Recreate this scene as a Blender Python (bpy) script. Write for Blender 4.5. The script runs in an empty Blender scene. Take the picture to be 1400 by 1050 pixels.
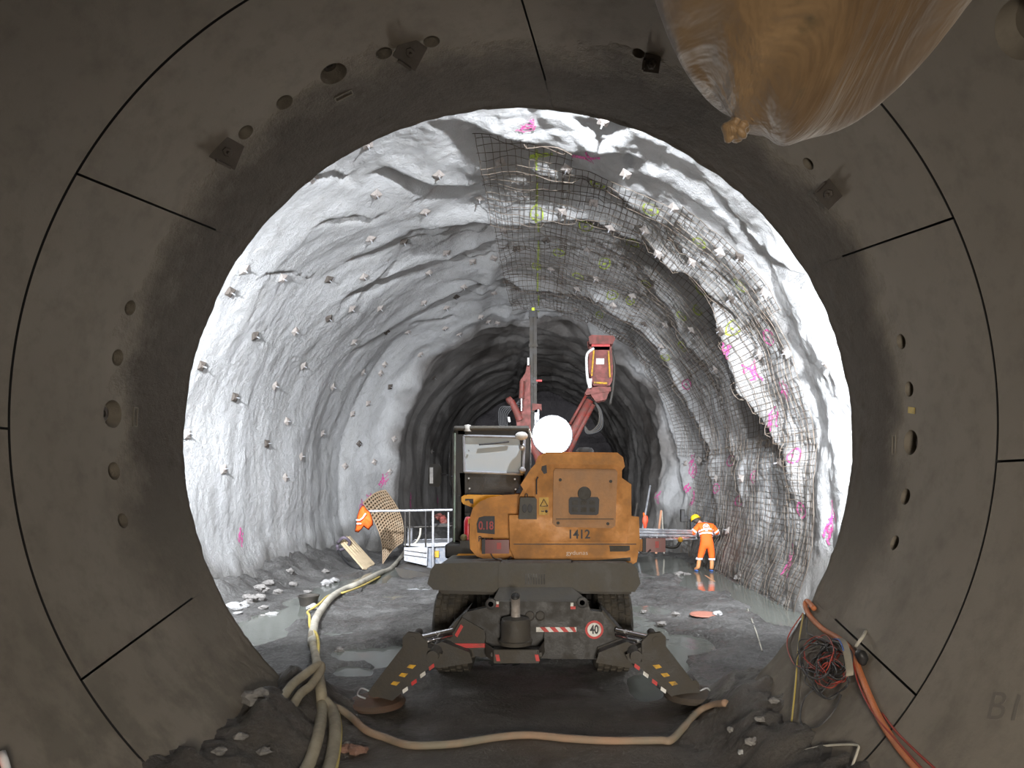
import bpy, math, random
import numpy as np
from mathutils import Vector, Matrix, noise
random.seed(7)
C = bpy.context.scene.collection
scene = bpy.context.scene
PI = math.pi
# ---------------------------------------------------------------- camera
F, VX, VY, CZ = 900.0, 750.0, 661.0, 2.45
cam_d = bpy.data.cameras.new('camera'); cam = bpy.data.objects.new('camera', cam_d); C.objects.link(cam)
cam.location = (0, 0, CZ); cam.rotation_euler = (PI/2, 0, 0)
cam_d.sensor_width = 36; cam_d.lens = 36*F/1400
cam_d.shift_x = (700-VX)/1400; cam_d.shift_y = (VY-525)/1400
cam_d.clip_start = 0.05; cam_d.clip_end = 200
scene.camera = cam
# the tube (precast lining) and the cavern behind it
TX, TZ, TR = -0.32, 2.88, 3.5
Y1, Y2 = 4.66, 6.86

def ray(px, py): return Vector(((px-VX)/F, 1.0, (VY-py)/F))
def P(px, py, Y):
    d = ray(px, py); return Vector((d.x*Y, Y, CZ+d.z*Y))
def G(px, py, z0=0.0):
    d = ray(px, py); Y = (z0-CZ)/d.z; return Vector((d.x*Y, Y, z0))
def T(px, py, off=0.0):
    r = TR-off; d = ray(px, py); oz = CZ-TZ
    a = d.x**2+d.z**2; b = 2*(-d.x*TX+d.z*oz); c = TX*TX+oz*oz-r*r
    Y = (-b+math.sqrt(b*b-4*a*c))/(2*a)
    return Vector((d.x*Y, Y, CZ+d.z*Y))
def tube_n(p): return Vector((TX-p.x, 0, TZ-p.z)).normalized()

# ---------------------------------------------------------------- materials
def hexc(h):
    h = h.lstrip('#'); v = [int(h[i:i+2], 16)/255 for i in (0, 2, 4)]
    return tuple(((c/12.92) if c <= .04045 else ((c+.055)/1.055)**2.4) for c in v)
class NT:
    def __init__(s, name):
        s.m = bpy.data.materials.new(name); s.m.use_nodes = True
        s.t = s.m.node_tree; s.n = s.t.nodes; s.l = s.t.links
        s.b = s.n['Principled BSDF']
        s.co = s.n.new('ShaderNodeTexCoord').outputs['Object']
    def lk(s, a, b): s.l.new(a, b)
    def noise(s, scale, detail=5, rough=.55, vec=None, stretch=None, dist=0):
        n = s.n.new('ShaderNodeTexNoise'); n.inputs['Scale'].default_value = scale
        n.inputs['Detail'].default_value = detail; n.inputs['Roughness'].default_value = rough
        n.inputs['Distortion'].default_value = dist
        v = vec or s.co
        if stretch:
            mp = s.n.new('ShaderNodeMapping'); mp.inputs['Scale'].default_value = stretch
            s.lk(v, mp.inputs[0]); v = mp.outputs[0]
        s.lk(v, n.inputs['Vector']); return n.outputs['Fac']
    def ramp(s, fac, stops):
        r = s.n.new('ShaderNodeValToRGB'); e = r.color_ramp.elements
        while len(e) < len(stops): e.new(.5)
        for i, (p, c) in enumerate(stops):
            e[i].position = p; e[i].color = (c, c, c, 1) if not hasattr(c, '__len__') else (*c[:3], 1)
        s.lk(fac, r.inputs[0]); return r.outputs[0]
    def mix(s, f, a, b, mode='MIX'):
        m = s.n.new('ShaderNodeMix'); m.data_type = 'RGBA'; m.blend_type = mode
        for i, v in ((0, f), (6, a), (7, b)):
            if hasattr(v, 'links'): s.lk(v, m.inputs[i])
            elif i == 0: m.inputs[0].default_value = v
            else: m.inputs[i].default_value = (*v[:3], 1)
        return m.outputs[2]
    def math(s, op, a, b=0.0, clamp=False):
        m = s.n.new('ShaderNodeMath'); m.operation = op; m.use_clamp = clamp
        for i, v in ((0, a), (1, b)):
            if hasattr(v, 'links'): s.lk(v, m.inputs[i])
            else: m.inputs[i].default_value = v
        return m.outputs[0]
    def sep(s, v=None):
        x = s.n.new('ShaderNodeSeparateXYZ'); s.lk(v or s.co, x.inputs[0]); return x.outputs
    def attr(s, name):
        a = s.n.new('ShaderNodeAttribute'); a.attribute_name = name; return a.outputs['Color']
    def bump(s, h, strength=.5, dist=.02, prev=None):
        b = s.n.new('ShaderNodeBump'); b.inputs['Strength'].default_value = strength
        b.inputs['Distance'].default_value = dist; s.lk(h, b.inputs['Height'])
        if prev is not None: s.lk(prev, b.inputs['Normal'])
        return b.outputs[0]
    def setin(s, k, v):
        if hasattr(v, 'links'): s.lk(v, s.b.inputs[k])
        elif hasattr(v, '__len__'): s.b.inputs[k].default_value = (*v[:3], 1)
        else: s.b.inputs[k].default_value = v

def worn(name, base, dirt=None, amount=.5, rough=.6, metal=0.0, scale=6, bump=.15, rough2=None, spec=None):
    """paint, metal or cloth with patches of dried mud on it"""
    t = NT(name); dirt = dirt or (.10, .09, .075)
    f = t.ramp(t.noise(scale, 6, .65), [(max(0, .62-amount*.45), 0), (min(1, .78-amount*.2), 1)])
    g = t.noise(scale*9, 3)
    c = t.mix(t.math('MULTIPLY', f, .85), base, dirt)
    c = t.mix(.25, c, t.mix(g, (0.3, .3, .3), (.75, .75, .75)), 'OVERLAY')
    t.setin('Base Color', c)
    t.setin('Metallic', t.math('MULTIPLY', t.math('SUBTRACT', 1.0, f), metal) if metal else 0.0)
    t.setin('Roughness', t.mix(f, (rough,)*3, (rough2 or .85,)*3))
    if bump: t.setin('Normal', t.bump(g, bump, .01))
    if spec is not None: t.setin('Specular IOR Level', spec)
    return t.m

M = {}
def flat(name, col, rough=.6, metal=0.0):
    t = NT(name)
    t.setin('Base Color', t.mix(t.noise(14, 3), tuple(c*.85 for c in col), tuple(min(1, c*1.12) for c in col)))
    t.setin('Roughness', rough); t.setin('Metallic', metal); return t.m
M['yellow'] = worn('machine_yellow', (.60, .235, .022), (.30, .16, .075), .62, .45, scale=2.6)
M['yellow_clean'] = worn('machine_yellow_clean', (.72, .33, .02), (.4, .22, .05), .2, .4, scale=4)
M['dusty'] = worn('dusty_panel', (.43, .22, .095), (.33, .20, .12), .6, .7, scale=3)
M['black'] = worn('dirty_black', (.016, .016, .018), (.05, .045, .038), .5, .45, scale=5)
M['grey_steel'] = worn('muddy_grey_steel', (.035, .032, .029), (.068, .059, .047), .55, .55, scale=4, bump=.3)
M['fender'] = worn('dusty_fender', (.07, .067, .062), (.11, .10, .082), .5, .6, scale=3)
M['tyre'] = worn('muddy_tyre', (.03, .028, .025), (.10, .085, .065), .7, .8, scale=5, bump=.4)
M['chrome'] = worn('chrome_rod', (.75, .75, .78), (.3, .29, .27), .15, .18, 1.0, scale=8, bump=0)
M['galv'] = worn('galvanised', (.5, .52, .56), (.25, .24, .23), .4, .4, .8, scale=7)
M['red'] = worn('rig_red', (.20, .028, .02), (.10, .06, .05), .62, .5, scale=6)
M['red_lens'] = flat('red_lens', (.13, .01, .012), .3)
M['white'] = worn('reflector_white', (.7, .7, .68), (.3, .28, .25), .3, .5, scale=10)
M['redpaint'] = worn('sign_red', (.5, .03, .03), (.2, .1, .08), .3, .5, scale=10)
M['ink'] = flat('dark_ink', (.03, .03, .035), .6)
M['whiteink'] = flat('pale_ink', (.75, .72, .66), .6)
M['redink'] = flat('red_ink', (.35, .03, .03), .5)
M['stripe_yellow'] = worn('stripe_yellow', (.65, .36, .02), (.12, .1, .07), .45, .6, scale=9)
M['sticker'] = worn('warning_sticker', (.60, .38, .08), (.45, .25, .1), .4, .6, scale=9)
M['rubber'] = flat('black_rubber', (.015, .015, .016), .55)
M['hose'] = worn('muddy_hose', (.30, .265, .19), (.17, .145, .11), .5, .6, scale=3)
M['hose_brown'] = worn('brown_muddy_hose', (.20, .175, .13), (.33, .20, .13), .5, .7, scale=1.6)
M['hose_pale'] = worn('pale_hose', (.42, .40, .34), (.2, .18, .15), .4, .5, scale=3)
M['hose_yellow'] = worn('yellow_hose', (.50, .38, .08), (.33, .28, .16), .4, .5, scale=4)
M['hose_orange'] = worn('orange_hose', (.55, .17, .06), (.38, .17, .1), .5, .5, scale=5)
M['cable_red'] = flat('red_cable', (.30, .035, .02), .5)
M['cable_black'] = flat('black_cable', (.035, .035, .037), .5)
M['hivis'] = worn('hivis_orange', (.95, .13, .012), (.6, .12, .03), .15, .8, scale=6)
M['boot'] = flat('muddy_orange_boot', (.55, .25, .10), .6)
M['bluesole'] = flat('blue_sole', (.05, .12, .35), .6)
M['reflect'] = flat('reflective_band', (.8, .8, .82), .5)
M['skin'] = flat('skin', (.45, .25, .17), .6)
M['hair'] = flat('dark_hair', (.05, .04, .035), .8)
M['helmet'] = flat('yellow_helmet', (.85, .55, .02), .35)
M['wood'] = worn('pale_timber', (.55, .44, .29), (.3, .24, .16), .3, .75, scale=5)
M['rope'] = flat('webbing', (.28, .25, .2), .8)
M['bluew'] = flat('blue_webbing', (.05, .12, .4), .7)
M['plate'] = worn('bolt_plate', (.36, .33, .31), (.22, .19, .17), .4, .5, .35, scale=9)
M['plate_dark'] = worn('dark_anchor_plate', (.10, .085, .075), (.07, .06, .05), .5, .5, .5, scale=9)
M['stone'] = worn('stone', (.22, .21, .2), (.10, .095, .09), .5, .85, scale=9, bump=.6)
M['stone_red'] = worn('red_brown_rock', (.20, .11, .08), (.1, .07, .06), .4, .85, scale=9, bump=.6)
M['pale_rock'] = worn('pale_rock', (.36, .36, .36), (.18, .175, .17), .4, .85, scale=9, bump=.6)
def emit(name, col, st):
    t = NT(name); t.setin('Emission Color', col); t.setin('Emission Strength', st); t.setin('Base Color', col); return t.m
def glass(name, col, rough=.05):
    t = NT(name); t.setin('Base Color', col); t.setin('Transmission Weight', 1.0); t.setin('Roughness', rough); t.setin('IOR', 1.1)
    return t.m

# ---------------------------------------------------------------- mesh builder
class MB:
    def __init__(s): s.v = []; s.f = []
    def add(s, vs, fs):
        b = len(s.v); s.v += [Vector(v) for v in vs]; s.f += [tuple(i+b for i in f) for f in fs]; return s
    def box(s, c, d, rot=None):
        c = Vector(c); hx, hy, hz = d[0]/2, d[1]/2, d[2]/2
        vs = [Vector((x, y, z)) for x in (-hx, hx) for y in (-hy, hy) for z in (-hz, hz)]
        if rot is not None: vs = [rot @ v for v in vs]
        return s.add([c+v for v in vs], [(0, 1, 3, 2), (4, 6, 7, 5), (0, 4, 5, 1), (2, 3, 7, 6), (0, 2, 6, 4), (1, 5, 7, 3)])
    def bx(s, x0, x1, y0, y1, z0, z1):
        return s.box(((x0+x1)/2, (y0+y1)/2, (z0+z1)/2), (abs(x1-x0), abs(y1-y0), abs(z1-z0)))
    def prism(s, pts, dv):
        """closed polygon pts (3D, planar) pushed along dv"""
        n = len(pts); dv = Vector(dv); a = [Vector(p) for p in pts]; b = [p+dv for p in a]
        nr = Vector()
        for i in range(n): nr += a[i].cross(a[(i+1) % n])
        if nr.dot(dv) > 0: a = a[::-1]; b = b[::-1]
        fs = [tuple(range(n)), tuple(range(2*n-1, n-1, -1))] + [(i, n+i, n+(i+1) % n, (i+1) % n)[::-1] for i in range(n)]
        return s.add(a+b, fs)
    def pp(s, pxs, Y, depth): return s.prism([P(x, y, Y) for x, y in pxs], (0, depth, 0))
    def tube(s, pts, r, n=8, cap=True, rs=None, closed=False):
        pts = [Vector(p) for p in pts]; m = len(pts)
        prev = None; rings = []
        for i, p in enumerate(pts):
            if closed: t = pts[(i+1) % m]-pts[i-1]
            else: t = pts[min(i+1, m-1)]-pts[max(i-1, 0)]
            if t.length < 1e-9: t = Vector((0, 0, 1))
            t.normalize()
            if prev is None:
                u = t.cross(Vector((0, 0, 1)) if abs(t.z) < .9 else Vector((1, 0, 0))).normalized()
            else:
                u = (prev-t*prev.dot(t))
                u = u.normalized() if u.length > 1e-6 else t.orthogonal().normalized()
            prev = u; w = t.cross(u); rr = rs[i] if rs else r
            rings.append([p+(u*math.cos(2*PI*k/n)+w*math.sin(2*PI*k/n))*rr for k in range(n)])
        vs = [v for g in rings for v in g]; fs = []
        for i in range(m if closed else m-1):
            j = (i+1) % m
            for k in range(n): fs.append((i*n+k, i*n+(k+1) % n, j*n+(k+1) % n, j*n+k))
        if cap and not closed: fs += [tuple(range(n))[::-1], tuple(range((m-1)*n, m*n))]
        return s.add(vs, fs)
    def cyl(s, a, b, r, n=20, r2=None): return s.tube([a, b], r, n, rs=[r, r if r2 is None else r2])
    def lathe(s, c, prof, n=28, ax=(0, 0, 1)):
        """prof = [(radius, distance along the axis)]"""
        ax = Vector(ax).normalized(); u = ax.orthogonal().normalized(); w = ax.cross(u); c = Vector(c)
        vs = [c+ax*h+(u*math.cos(2*PI*k/n)+w*math.sin(2*PI*k/n))*max(r, 1e-4) for r, h in prof for k in range(n)]
        fs = [(i*n+k, i*n+(k+1) % n, (i+1)*n+(k+1) % n, (i+1)*n+k) for i in range(len(prof)-1) for k in range(n)]
        fs += [tuple(range(n))[::-1], tuple(range((len(prof)-1)*n, len(prof)*n))]
        return s.add(vs, fs)
    def ball(s, c, r, nu=14, nv=9, jit=0, seed=0):
        c = Vector(c); r = Vector(r) if hasattr(r, '__len__') else Vector((r, r, r)); vs = []; 
        for i in range(nv+1):
            th = PI*i/nv
            for k in range(nu):
                d = Vector((math.sin(th)*math.cos(2*PI*k/nu), math.sin(th)*math.sin(2*PI*k/nu), math.cos(th)))
                q = 1+jit*noise.noise(d*1.3+Vector((seed*7.1, 0, 0))) if jit else 1
                if jit: q += jit*.5*noise.noise(d*3.1+Vector((0, seed*3.3, 0)))
                vs.append(c+Vector((d.x*r.x, d.y*r.y, d.z*r.z))*q)
        fs = [(i*nu+k, (i+1)*nu+k, (i+1)*nu+(k+1) % nu, i*nu+(k+1) % nu) for i in range(nv) for k in range(nu)]
        return s.add(vs, fs)
    def build(s, name, mat, parent=None, smooth=False, bevel=0, origin=None, seg=2, label=None, sharp=None):
        me = bpy.data.meshes.new(name)
        org = getattr(parent, 'worldloc', None) if parent is None else None
        if parent is not None: org = WL[parent.name]
        elif origin is not None: org = Vector(origin)
        else:
            xs = [v.x for v in s.v]; ys = [v.y for v in s.v]; zs = [v.z for v in s.v]
            org = Vector(((min(xs)+max(xs))/2, (min(ys)+max(ys))/2, min(zs)))
        me.from_pydata([tuple(v-org) for v in s.v], [], s.f); me.update()
        me.materials.append(mat)
        if smooth or sharp:
            me.polygons.foreach_set('use_smooth', [True]*len(me.polygons))
        if sharp: me.set_sharp_from_angle(angle=math.radians(sharp))
        o = bpy.data.objects.new(name, me); C.objects.link(o)
        if parent is not None: o.parent = parent
        else: o.location = org
        WL[o.name] = org.copy()
        if bevel:
            b = o.modifiers.new('bevel', 'BEVEL'); b.width = bevel; b.segments = seg; b.limit_method = 'ANGLE'; b.angle_limit = math.radians(35)
        if label: o['label'] = label
        return o
WL = {}
def empty(name, loc):
    o = bpy.data.objects.new(name, None); o.empty_display_size = .2; C.objects.link(o); o.location = loc
    WL[o.name] = Vector(loc); return o
def tag(o, label, cat, group=None, kind=None):
    if label: o['label'] = label
    if cat: o['category'] = cat
    if group: o['group'] = group
    if kind: o['kind'] = kind
    return o
def struct(o, label=None):
    o['kind'] = 'structure'
    if label: o['label'] = label
    return o
def text(name, s, loc, size, mat, parent, rx=PI/2, rz=0, ext=.002, sx=1.0, align='CENTER', M3=None, bold=0):
    cu = bpy.data.curves.new(name, 'FONT'); cu.body = s; cu.size = size; cu.extrude = ext; cu.align_x = align; cu.align_y = 'CENTER'
    cu.offset = bold
    tmp = bpy.data.objects.new(name, cu); C.objects.link(tmp)
    dg = bpy.context.evaluated_depsgraph_get(); me = bpy.data.meshes.new_from_object(tmp.evaluated_get(dg))
    C.objects.unlink(tmp); bpy.data.objects.remove(tmp)
    R = M3 if M3 is not None else (Matrix.Rotation(rz, 3, 'Z') @ Matrix.Rotation(rx, 3, 'X'))
    o_ = WL[parent.name] if parent is not None else Vector(loc)
    for v in me.vertices: v.co = R @ Vector((v.co.x*sx, v.co.y, v.co.z)) + Vector(loc) - o_
    me.materials.clear(); me.materials.append(mat)
    o = bpy.data.objects.new(name, me); C.objects.link(o)
    if parent is not None: o.parent = parent
    else: o.location = o_
    WL[o.name] = o_.copy()
    return o
def spline(pts, n=8):
    """Catmull-Rom through 3D points"""
    pts = [Vector(p) for p in pts]; out = []
    q = [pts[0]*2-pts[1]]+pts+[pts[-1]*2-pts[-2]]
    for i in range(1, len(q)-2):
        for k in range(n):
            t = k/n; a, b, c, d = q[i-1:i+3]
            out.append(.5*((2*b)+(c-a)*t+(2*a-5*b+4*c-d)*t*t+(3*b-a-3*c+d)*t**3))
    out.append(pts[-1]); return out
def smooth(a, b, x):
    t = max(0., min(1., (x-a)/(b-a))) if b != a else float(x > a)
    return t*t*(3-2*t)
def lerp(a, b, t): return a+(b-a)*t
def interp(x, xs, ys):
    return float(np.interp(x, xs, ys))
N3 = noise.noise
def fbm(v, o=4): return noise.fractal(v, 1.0, 2.0, o)
# ---------------------------------------------------------------- cavern surface
KY = [6.9, 22.5, 25.0, 25.5, 26.3, 46]
KA = [6.3, 6.15, 5.0, 5.0, 5.75, 5.2]
KB = [6.0, 5.95, 5.35, 5.35, 5.9, 5.3]
KX = [-1.0, -1.0, -.80, -.80, -.78, -.78]
KZ = [2.9, 2.9, 3.25, 3.25, 3.3, 3.3]
def cav0(phi, Y):
    a = interp(Y, KY, KA); b = interp(Y, KY, KB); c = math.cos(phi); s = math.sin(phi)
    if s >= 0: return 1/math.sqrt((c/a)**2+(s/b)**2)
    return ((abs(c)/a)**4+(abs(s)/5.6)**4)**-.25
def cav_c(Y): return interp(Y, KY, KX), interp(Y, KY, KZ)
def unproj(px, py, rad):
    """pixel ray -> (phi, Y, point) on the surface r = rad(phi, Y)"""
    d = ray(px, py); Y = 7.0; step = .12; last = Y
    while Y < 44.5:
        x, z = d.x*Y, CZ+d.z*Y; cx, cz = cav_c(Y)
        phi = math.atan2(z-cz, x-cx)
        if phi < -PI/2: phi += 2*PI
        if math.hypot(x-cx, z-cz) >= rad(phi, Y): break
        last = Y; Y += step
    lo, hi = last, Y
    for _ in range(12):
        Y = (lo+hi)/2; x, z = d.x*Y, CZ+d.z*Y; cx, cz = cav_c(Y)
        phi = math.atan2(z-cz, x-cx)
        if phi < -PI/2: phi += 2*PI
        if math.hypot(x-cx, z-cz) >= rad(phi, Y): hi = Y
        else: lo = Y
    return phi, Y, Vector((d.x*Y, Y, CZ+d.z*Y))
# overbreak ledges: a lip running across the vault, behind which the rock steps back
LEDGES = [  # polyline in the photo, depth of the step, how far it takes to come back, softness at the ends (rad)
    ([(640, 292), (725, 284), (800, 290), (870, 325), (930, 365), (975, 405), (1005, 450), (1030, 505), (1045, 570)], .62, 1.5, .20),
    ([(735, 393), (820, 402), (870, 435), (905, 470), (930, 515), (955, 565), (975, 620), (985, 700)], .55, 1.5, .18),
    ([(728, 232), (790, 238), (850, 262), (905, 296)], .22, .7, .12),
    ([(880, 318), (920, 350), (960, 378), (1000, 420)], .18, .5, .1),
    ([(740, 340), (800, 345), (860, 375), (905, 420), (945, 480), (985, 545), (1010, 640), (1020, 700)], .20, .8, .12),
    ([(1010, 470), (1050, 560), (1085, 640), (1075, 720)], .30, .8, .12),
    ([(985, 265), (1040, 335), (1085, 360), (1120, 372)], .10, .5, .08),
    ([(745, 430), (810, 440), (860, 470), (890, 520), (915, 600), (935, 680)], .22, .8, .12),
    ([(620, 158), (660, 172), (700, 180), (740, 190)], .22, .5, .1),
    ([(660, 188), (705, 200), (720, 204)], .16, .4, .08),
    ([(530, 232), (575, 240), (640, 252)], .34, .55, .10),
    ([(575, 305), (610, 296), (660, 292)], .35, .6, .08),
    ([(570, 320), (600, 320), (640, 314)], .28, .4, .08),
    ([(505, 392), (540, 372), (590, 357), (650, 348)], .32, .6, .10),
    ([(640, 345), (690, 337), (735, 345)], .22, .6, .10),
    ([(475, 398), (510, 380), (530, 365)], .22, .5, .08),
    ([(445, 292), (480, 288), (505, 296)], .20, .3, .08),
    ([(490, 350), (520, 335), (545, 320)], .20, .4, .08),
    ([(600, 408), (640, 390), (690, 382), (730, 395)], .20, .7, .10),
    ([(570, 438), (590, 434), (610, 430)], .20, .4, .06),
    ([(410, 235), (450, 230), (475, 244)], .22, .3, .06),
    ([(360, 370), (400, 372), (425, 384)], .08, .3, .06),
    ([(762, 198), (810, 196), (860, 206)], .25, .3, .08),
    ([(1060, 345), (1100, 366), (1125, 380)], .16, .4, .06),
    ([(480, 480), (560, 430), (620, 405)], .10, .6, .1),
    ([(800, 160), (850, 166)], .15, .3, .05),
]
LD = []
for poly, amp, w, soft in LEDGES:
    pts = []
    for i in range(len(poly)-1):
        for k in range(6):
            t = k/6; pts.append((lerp(poly[i][0], poly[i+1][0], t), lerp(poly[i][1], poly[i+1][1], t)))
    pts.append(poly[-1])
    q = sorted((unproj(x, y, cav0)[:2] for x, y in pts), key=lambda a: a[0])
    LD.append(([a[0] for a in q], [a[1] for a in q], amp, w, soft))
def ledge_disp(phi, Y, warp):
    d = 0.
    for ph, ys, amp, w, soft in LD:
        if phi < ph[0]-soft or phi > ph[-1]+soft: continue
        tp = min(smooth(ph[0]-soft, ph[0]+soft, phi), 1-smooth(ph[-1]-soft, ph[-1]+soft, phi))
        if tp <= 0: continue
        s = Y-(interp(phi, ph, ys)+warp)
        if s < -1.0 or s > 5*w: continue
        lip = -.28*math.exp(-(s/.45)**2) if s < 0 else -.28*math.exp(-(s/.10)**2)
        wr = w*(1.5 if ph[0] < 1.5 else .75); rec = smooth(0, .12, s)*math.exp(-(max(0, s-.12)/wr)**1.5) if s > 0 else 0
        d += amp*tp*(lip+rec)*(1.7 if ph[0] < 1.5 else 1.25)
    return d
def cav(phi, Y, fine=True, ledge=1.0):
    cx, cz = cav_c(Y); r0 = cav0(phi, Y)
    arc = phi*6.1
    v = Vector((arc*.38, Y*lerp(.40, .55, smooth(1.9, 1.5, phi)), 0))
    warp = .30*N3(Vector((arc*.9, Y*.25, 3.3)))+.12*N3(Vector((arc*3.1, 0, 9)))
    sd = smooth(1.9, 1.5, phi)
    d = .16*N3(v)+(.015+.105*sd)*N3(Vector((arc*.9, Y*1.4, 5)))
    d += .02*(1-sd)*N3(Vector((arc*.35, Y*1.9, 15)))
    # each blasting round leaves a small step
    rnd = (Y+warp*1.5)/1.55; fr = rnd-math.floor(rnd)
    side = smooth(-.4, .2, phi)*(1-smooth(1.7, 2.1, phi)) if phi < 1.9 else 0
    k = .015+.19*side*smooth(12.2, 13.6, Y)
    d += k*(math.exp(-fr*3.2)*smooth(0, .1, fr)-.35)*(.5+N3(Vector((arc*.5, math.floor(rnd)*3.7, 1))))
    if fine:
        d += lerp(.022*fbm(Vector((arc*1.1, Y*1.7, 7)), 4), .055*fbm(Vector((arc*2.0, Y*2.2, 7)), 4), sd)+.012*fbm(Vector((arc*7, Y*8, 2)), 3)
    d += ledge*ledge_disp(phi, Y, warp*.6)
    if 22.8 < Y:  # ragged edge of the older, narrower heading
        e = smooth(23.4, 24.6, Y)*(1-smooth(27, 29, Y))
        d += e*(.45*N3(Vector((arc*.45, Y*.5, 11)))+.12*N3(Vector((arc*1.6, Y, 12))))
    if Y > 26: d += .16*smooth(26, 28, Y)*N3(Vector((arc*.5, Y*.5, 17)))+.15*smooth(26, 28, Y)*(((Y/2.3) % 1)-.5)
    # foot of the wall: rubble and washed out rock
    x = cx+r0*math.cos(phi); z = cz+r0*math.sin(phi)
    if z < 1.4:
        lo = 1-smooth(-.2, 1.4, z)
        d -= lo*(.28+(.18)*abs(N3(Vector((arc*1.5, Y*1.2, 23)))))
    return r0+d
def cav_p(phi, Y, off=0.0, **k):
    r = cav(phi, Y, **k)-off; cx, cz = cav_c(Y)
    return Vector((cx+r*math.cos(phi), Y, cz+r*math.sin(phi)))
def cav_n(phi, Y):
    e = .12
    a = cav_p(phi+e/6, Y, fine=False, ledge=.3)-cav_p(phi-e/6, Y, fine=False, ledge=.3)
    b = cav_p(phi, Y+e, fine=False, ledge=.3)-cav_p(phi, Y-e, fine=False, ledge=.3)
    n = a.cross(b).normalized(); c = Vector((cav_c(Y)[0], Y, cav_c(Y)[1]))
    return n if n.dot(c-cav_p(phi, Y)) > 0 else -n

PH0, PH1 = math.radians(-42), math.radians(222)
NP = 620
ys = list(np.concatenate([np.arange(6.9, 11, .16), np.arange(11, 20, .05), np.arange(20, 27, .08), np.arange(27, 46.01, .25)]))
NY = len(ys)
vs = []; att = []
for j, Y in enumerate(ys):
    cx, cz = cav_c(Y)
    for i in range(NP+1):
        phi = PH0+(PH1-PH0)*i/NP
        r = cav(phi, Y)
        x = cx+r*math.cos(phi); z = cz+r*math.sin(phi)
        vs.append((x, Y, z))
        arc = phi*6.1
        # R: bare rock under the mesh plus shade painted into ledge recesses; G: wet muddy foot; B: older dark heading
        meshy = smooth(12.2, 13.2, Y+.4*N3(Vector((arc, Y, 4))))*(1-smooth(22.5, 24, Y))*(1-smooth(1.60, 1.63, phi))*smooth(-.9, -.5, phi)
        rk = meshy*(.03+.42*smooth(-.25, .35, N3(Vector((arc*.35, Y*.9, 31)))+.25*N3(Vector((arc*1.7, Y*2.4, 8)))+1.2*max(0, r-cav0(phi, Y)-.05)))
        rk = max(rk, .35*smooth(.06, .35, r-cav0(phi, Y)-.02)) if 11 < Y < 24 else rk  # recess depth darkens the colour too, painting in ledge shade
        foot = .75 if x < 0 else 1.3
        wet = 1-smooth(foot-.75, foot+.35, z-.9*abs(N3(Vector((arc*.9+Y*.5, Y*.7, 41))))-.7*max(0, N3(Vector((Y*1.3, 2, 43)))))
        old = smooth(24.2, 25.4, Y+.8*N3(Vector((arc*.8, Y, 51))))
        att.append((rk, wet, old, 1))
fs = [(j*(NP+1)+i, (j+1)*(NP+1)+i, (j+1)*(NP+1)+i+1, j*(NP+1)+i+1) for j in range(NY-1) for i in range(NP)]
me = bpy.data.meshes.new('wall_cavern'); me.from_pydata(vs, [], fs); me.update()
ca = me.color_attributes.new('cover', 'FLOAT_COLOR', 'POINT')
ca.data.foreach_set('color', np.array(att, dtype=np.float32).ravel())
me.polygons.foreach_set('use_smooth', [True]*len(me.polygons))
cavern = bpy.data.objects.new('wall_cavern', me); C.objects.link(cavern); WL['wall_cavern'] = Vector((0, 0, 0))
struct(cavern, 'pale grey sprayed concrete and bare rock vault of the cavern')
t = NT('shotcrete')
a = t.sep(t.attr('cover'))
n1 = t.noise(.55, 6, .6); n2 = t.noise(2.6, 7, .62, dist=.6); n3 = t.noise(26, 5, .7); streak = t.noise(1.6, 5, .6, stretch=(1, 1.6, .18))
base = t.mix(n1, (.36, .365, .37), (.50, .51, .52))
base = t.mix(t.math('MULTIPLY', t.ramp(streak, [(.42, 0), (.7, 1)]), .55), base, (.33, .33, .32))
base = t.mix(t.math('MULTIPLY', t.ramp(n2, [(.5, 0), (.72, 1)]), .5), base, (.27, .27, .265))
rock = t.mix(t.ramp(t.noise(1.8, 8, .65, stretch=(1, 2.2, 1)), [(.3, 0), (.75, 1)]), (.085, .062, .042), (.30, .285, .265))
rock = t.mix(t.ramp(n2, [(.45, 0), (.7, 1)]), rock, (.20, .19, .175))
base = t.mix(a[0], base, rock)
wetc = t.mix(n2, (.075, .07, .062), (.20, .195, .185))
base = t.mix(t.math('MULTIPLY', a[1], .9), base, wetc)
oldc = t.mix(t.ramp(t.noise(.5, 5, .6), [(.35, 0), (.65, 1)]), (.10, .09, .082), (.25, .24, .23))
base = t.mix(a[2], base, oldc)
t.setin('Base Color', base)
t.setin('Roughness', t.mix(a[1], (.86,)*3, (.5,)*3))
b1 = t.bump(n3, .7, .04, t.bump(t.noise(9, 6, .65), .35, .06)); b2 = t.bump(n2, .3, .08, b1)
t.setin('Normal', b2); t.setin('Specular IOR Level', .25)
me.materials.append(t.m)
# end face of the heading
g = MB(); nn = 60
cx, cz = cav_c(45.5)
vs = []; 
for j in range(nn+1):
    for i in range(nn+1):
        x = -7+14*i/nn+cx; z = -1+11*j/nn
        vs.append(Vector((x, 45.2+.8*fbm(Vector((x*.4, z*.4, 3)), 4)+.5*((z*.6) % 1)*.5, z)))
g.add(vs, [(j*(nn+1)+i, j*(nn+1)+i+1, (j+1)*(nn+1)+i+1, (j+1)*(nn+1)+i) for j in range(nn) for i in range(nn)])
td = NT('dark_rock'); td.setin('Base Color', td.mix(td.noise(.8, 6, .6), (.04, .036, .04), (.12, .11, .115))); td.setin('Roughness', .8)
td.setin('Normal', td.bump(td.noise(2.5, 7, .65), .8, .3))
M['dark_rock'] = td.m
struct(g.build('wall_back', td.m, smooth=True), 'dark rock face at the end of the heading')
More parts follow.
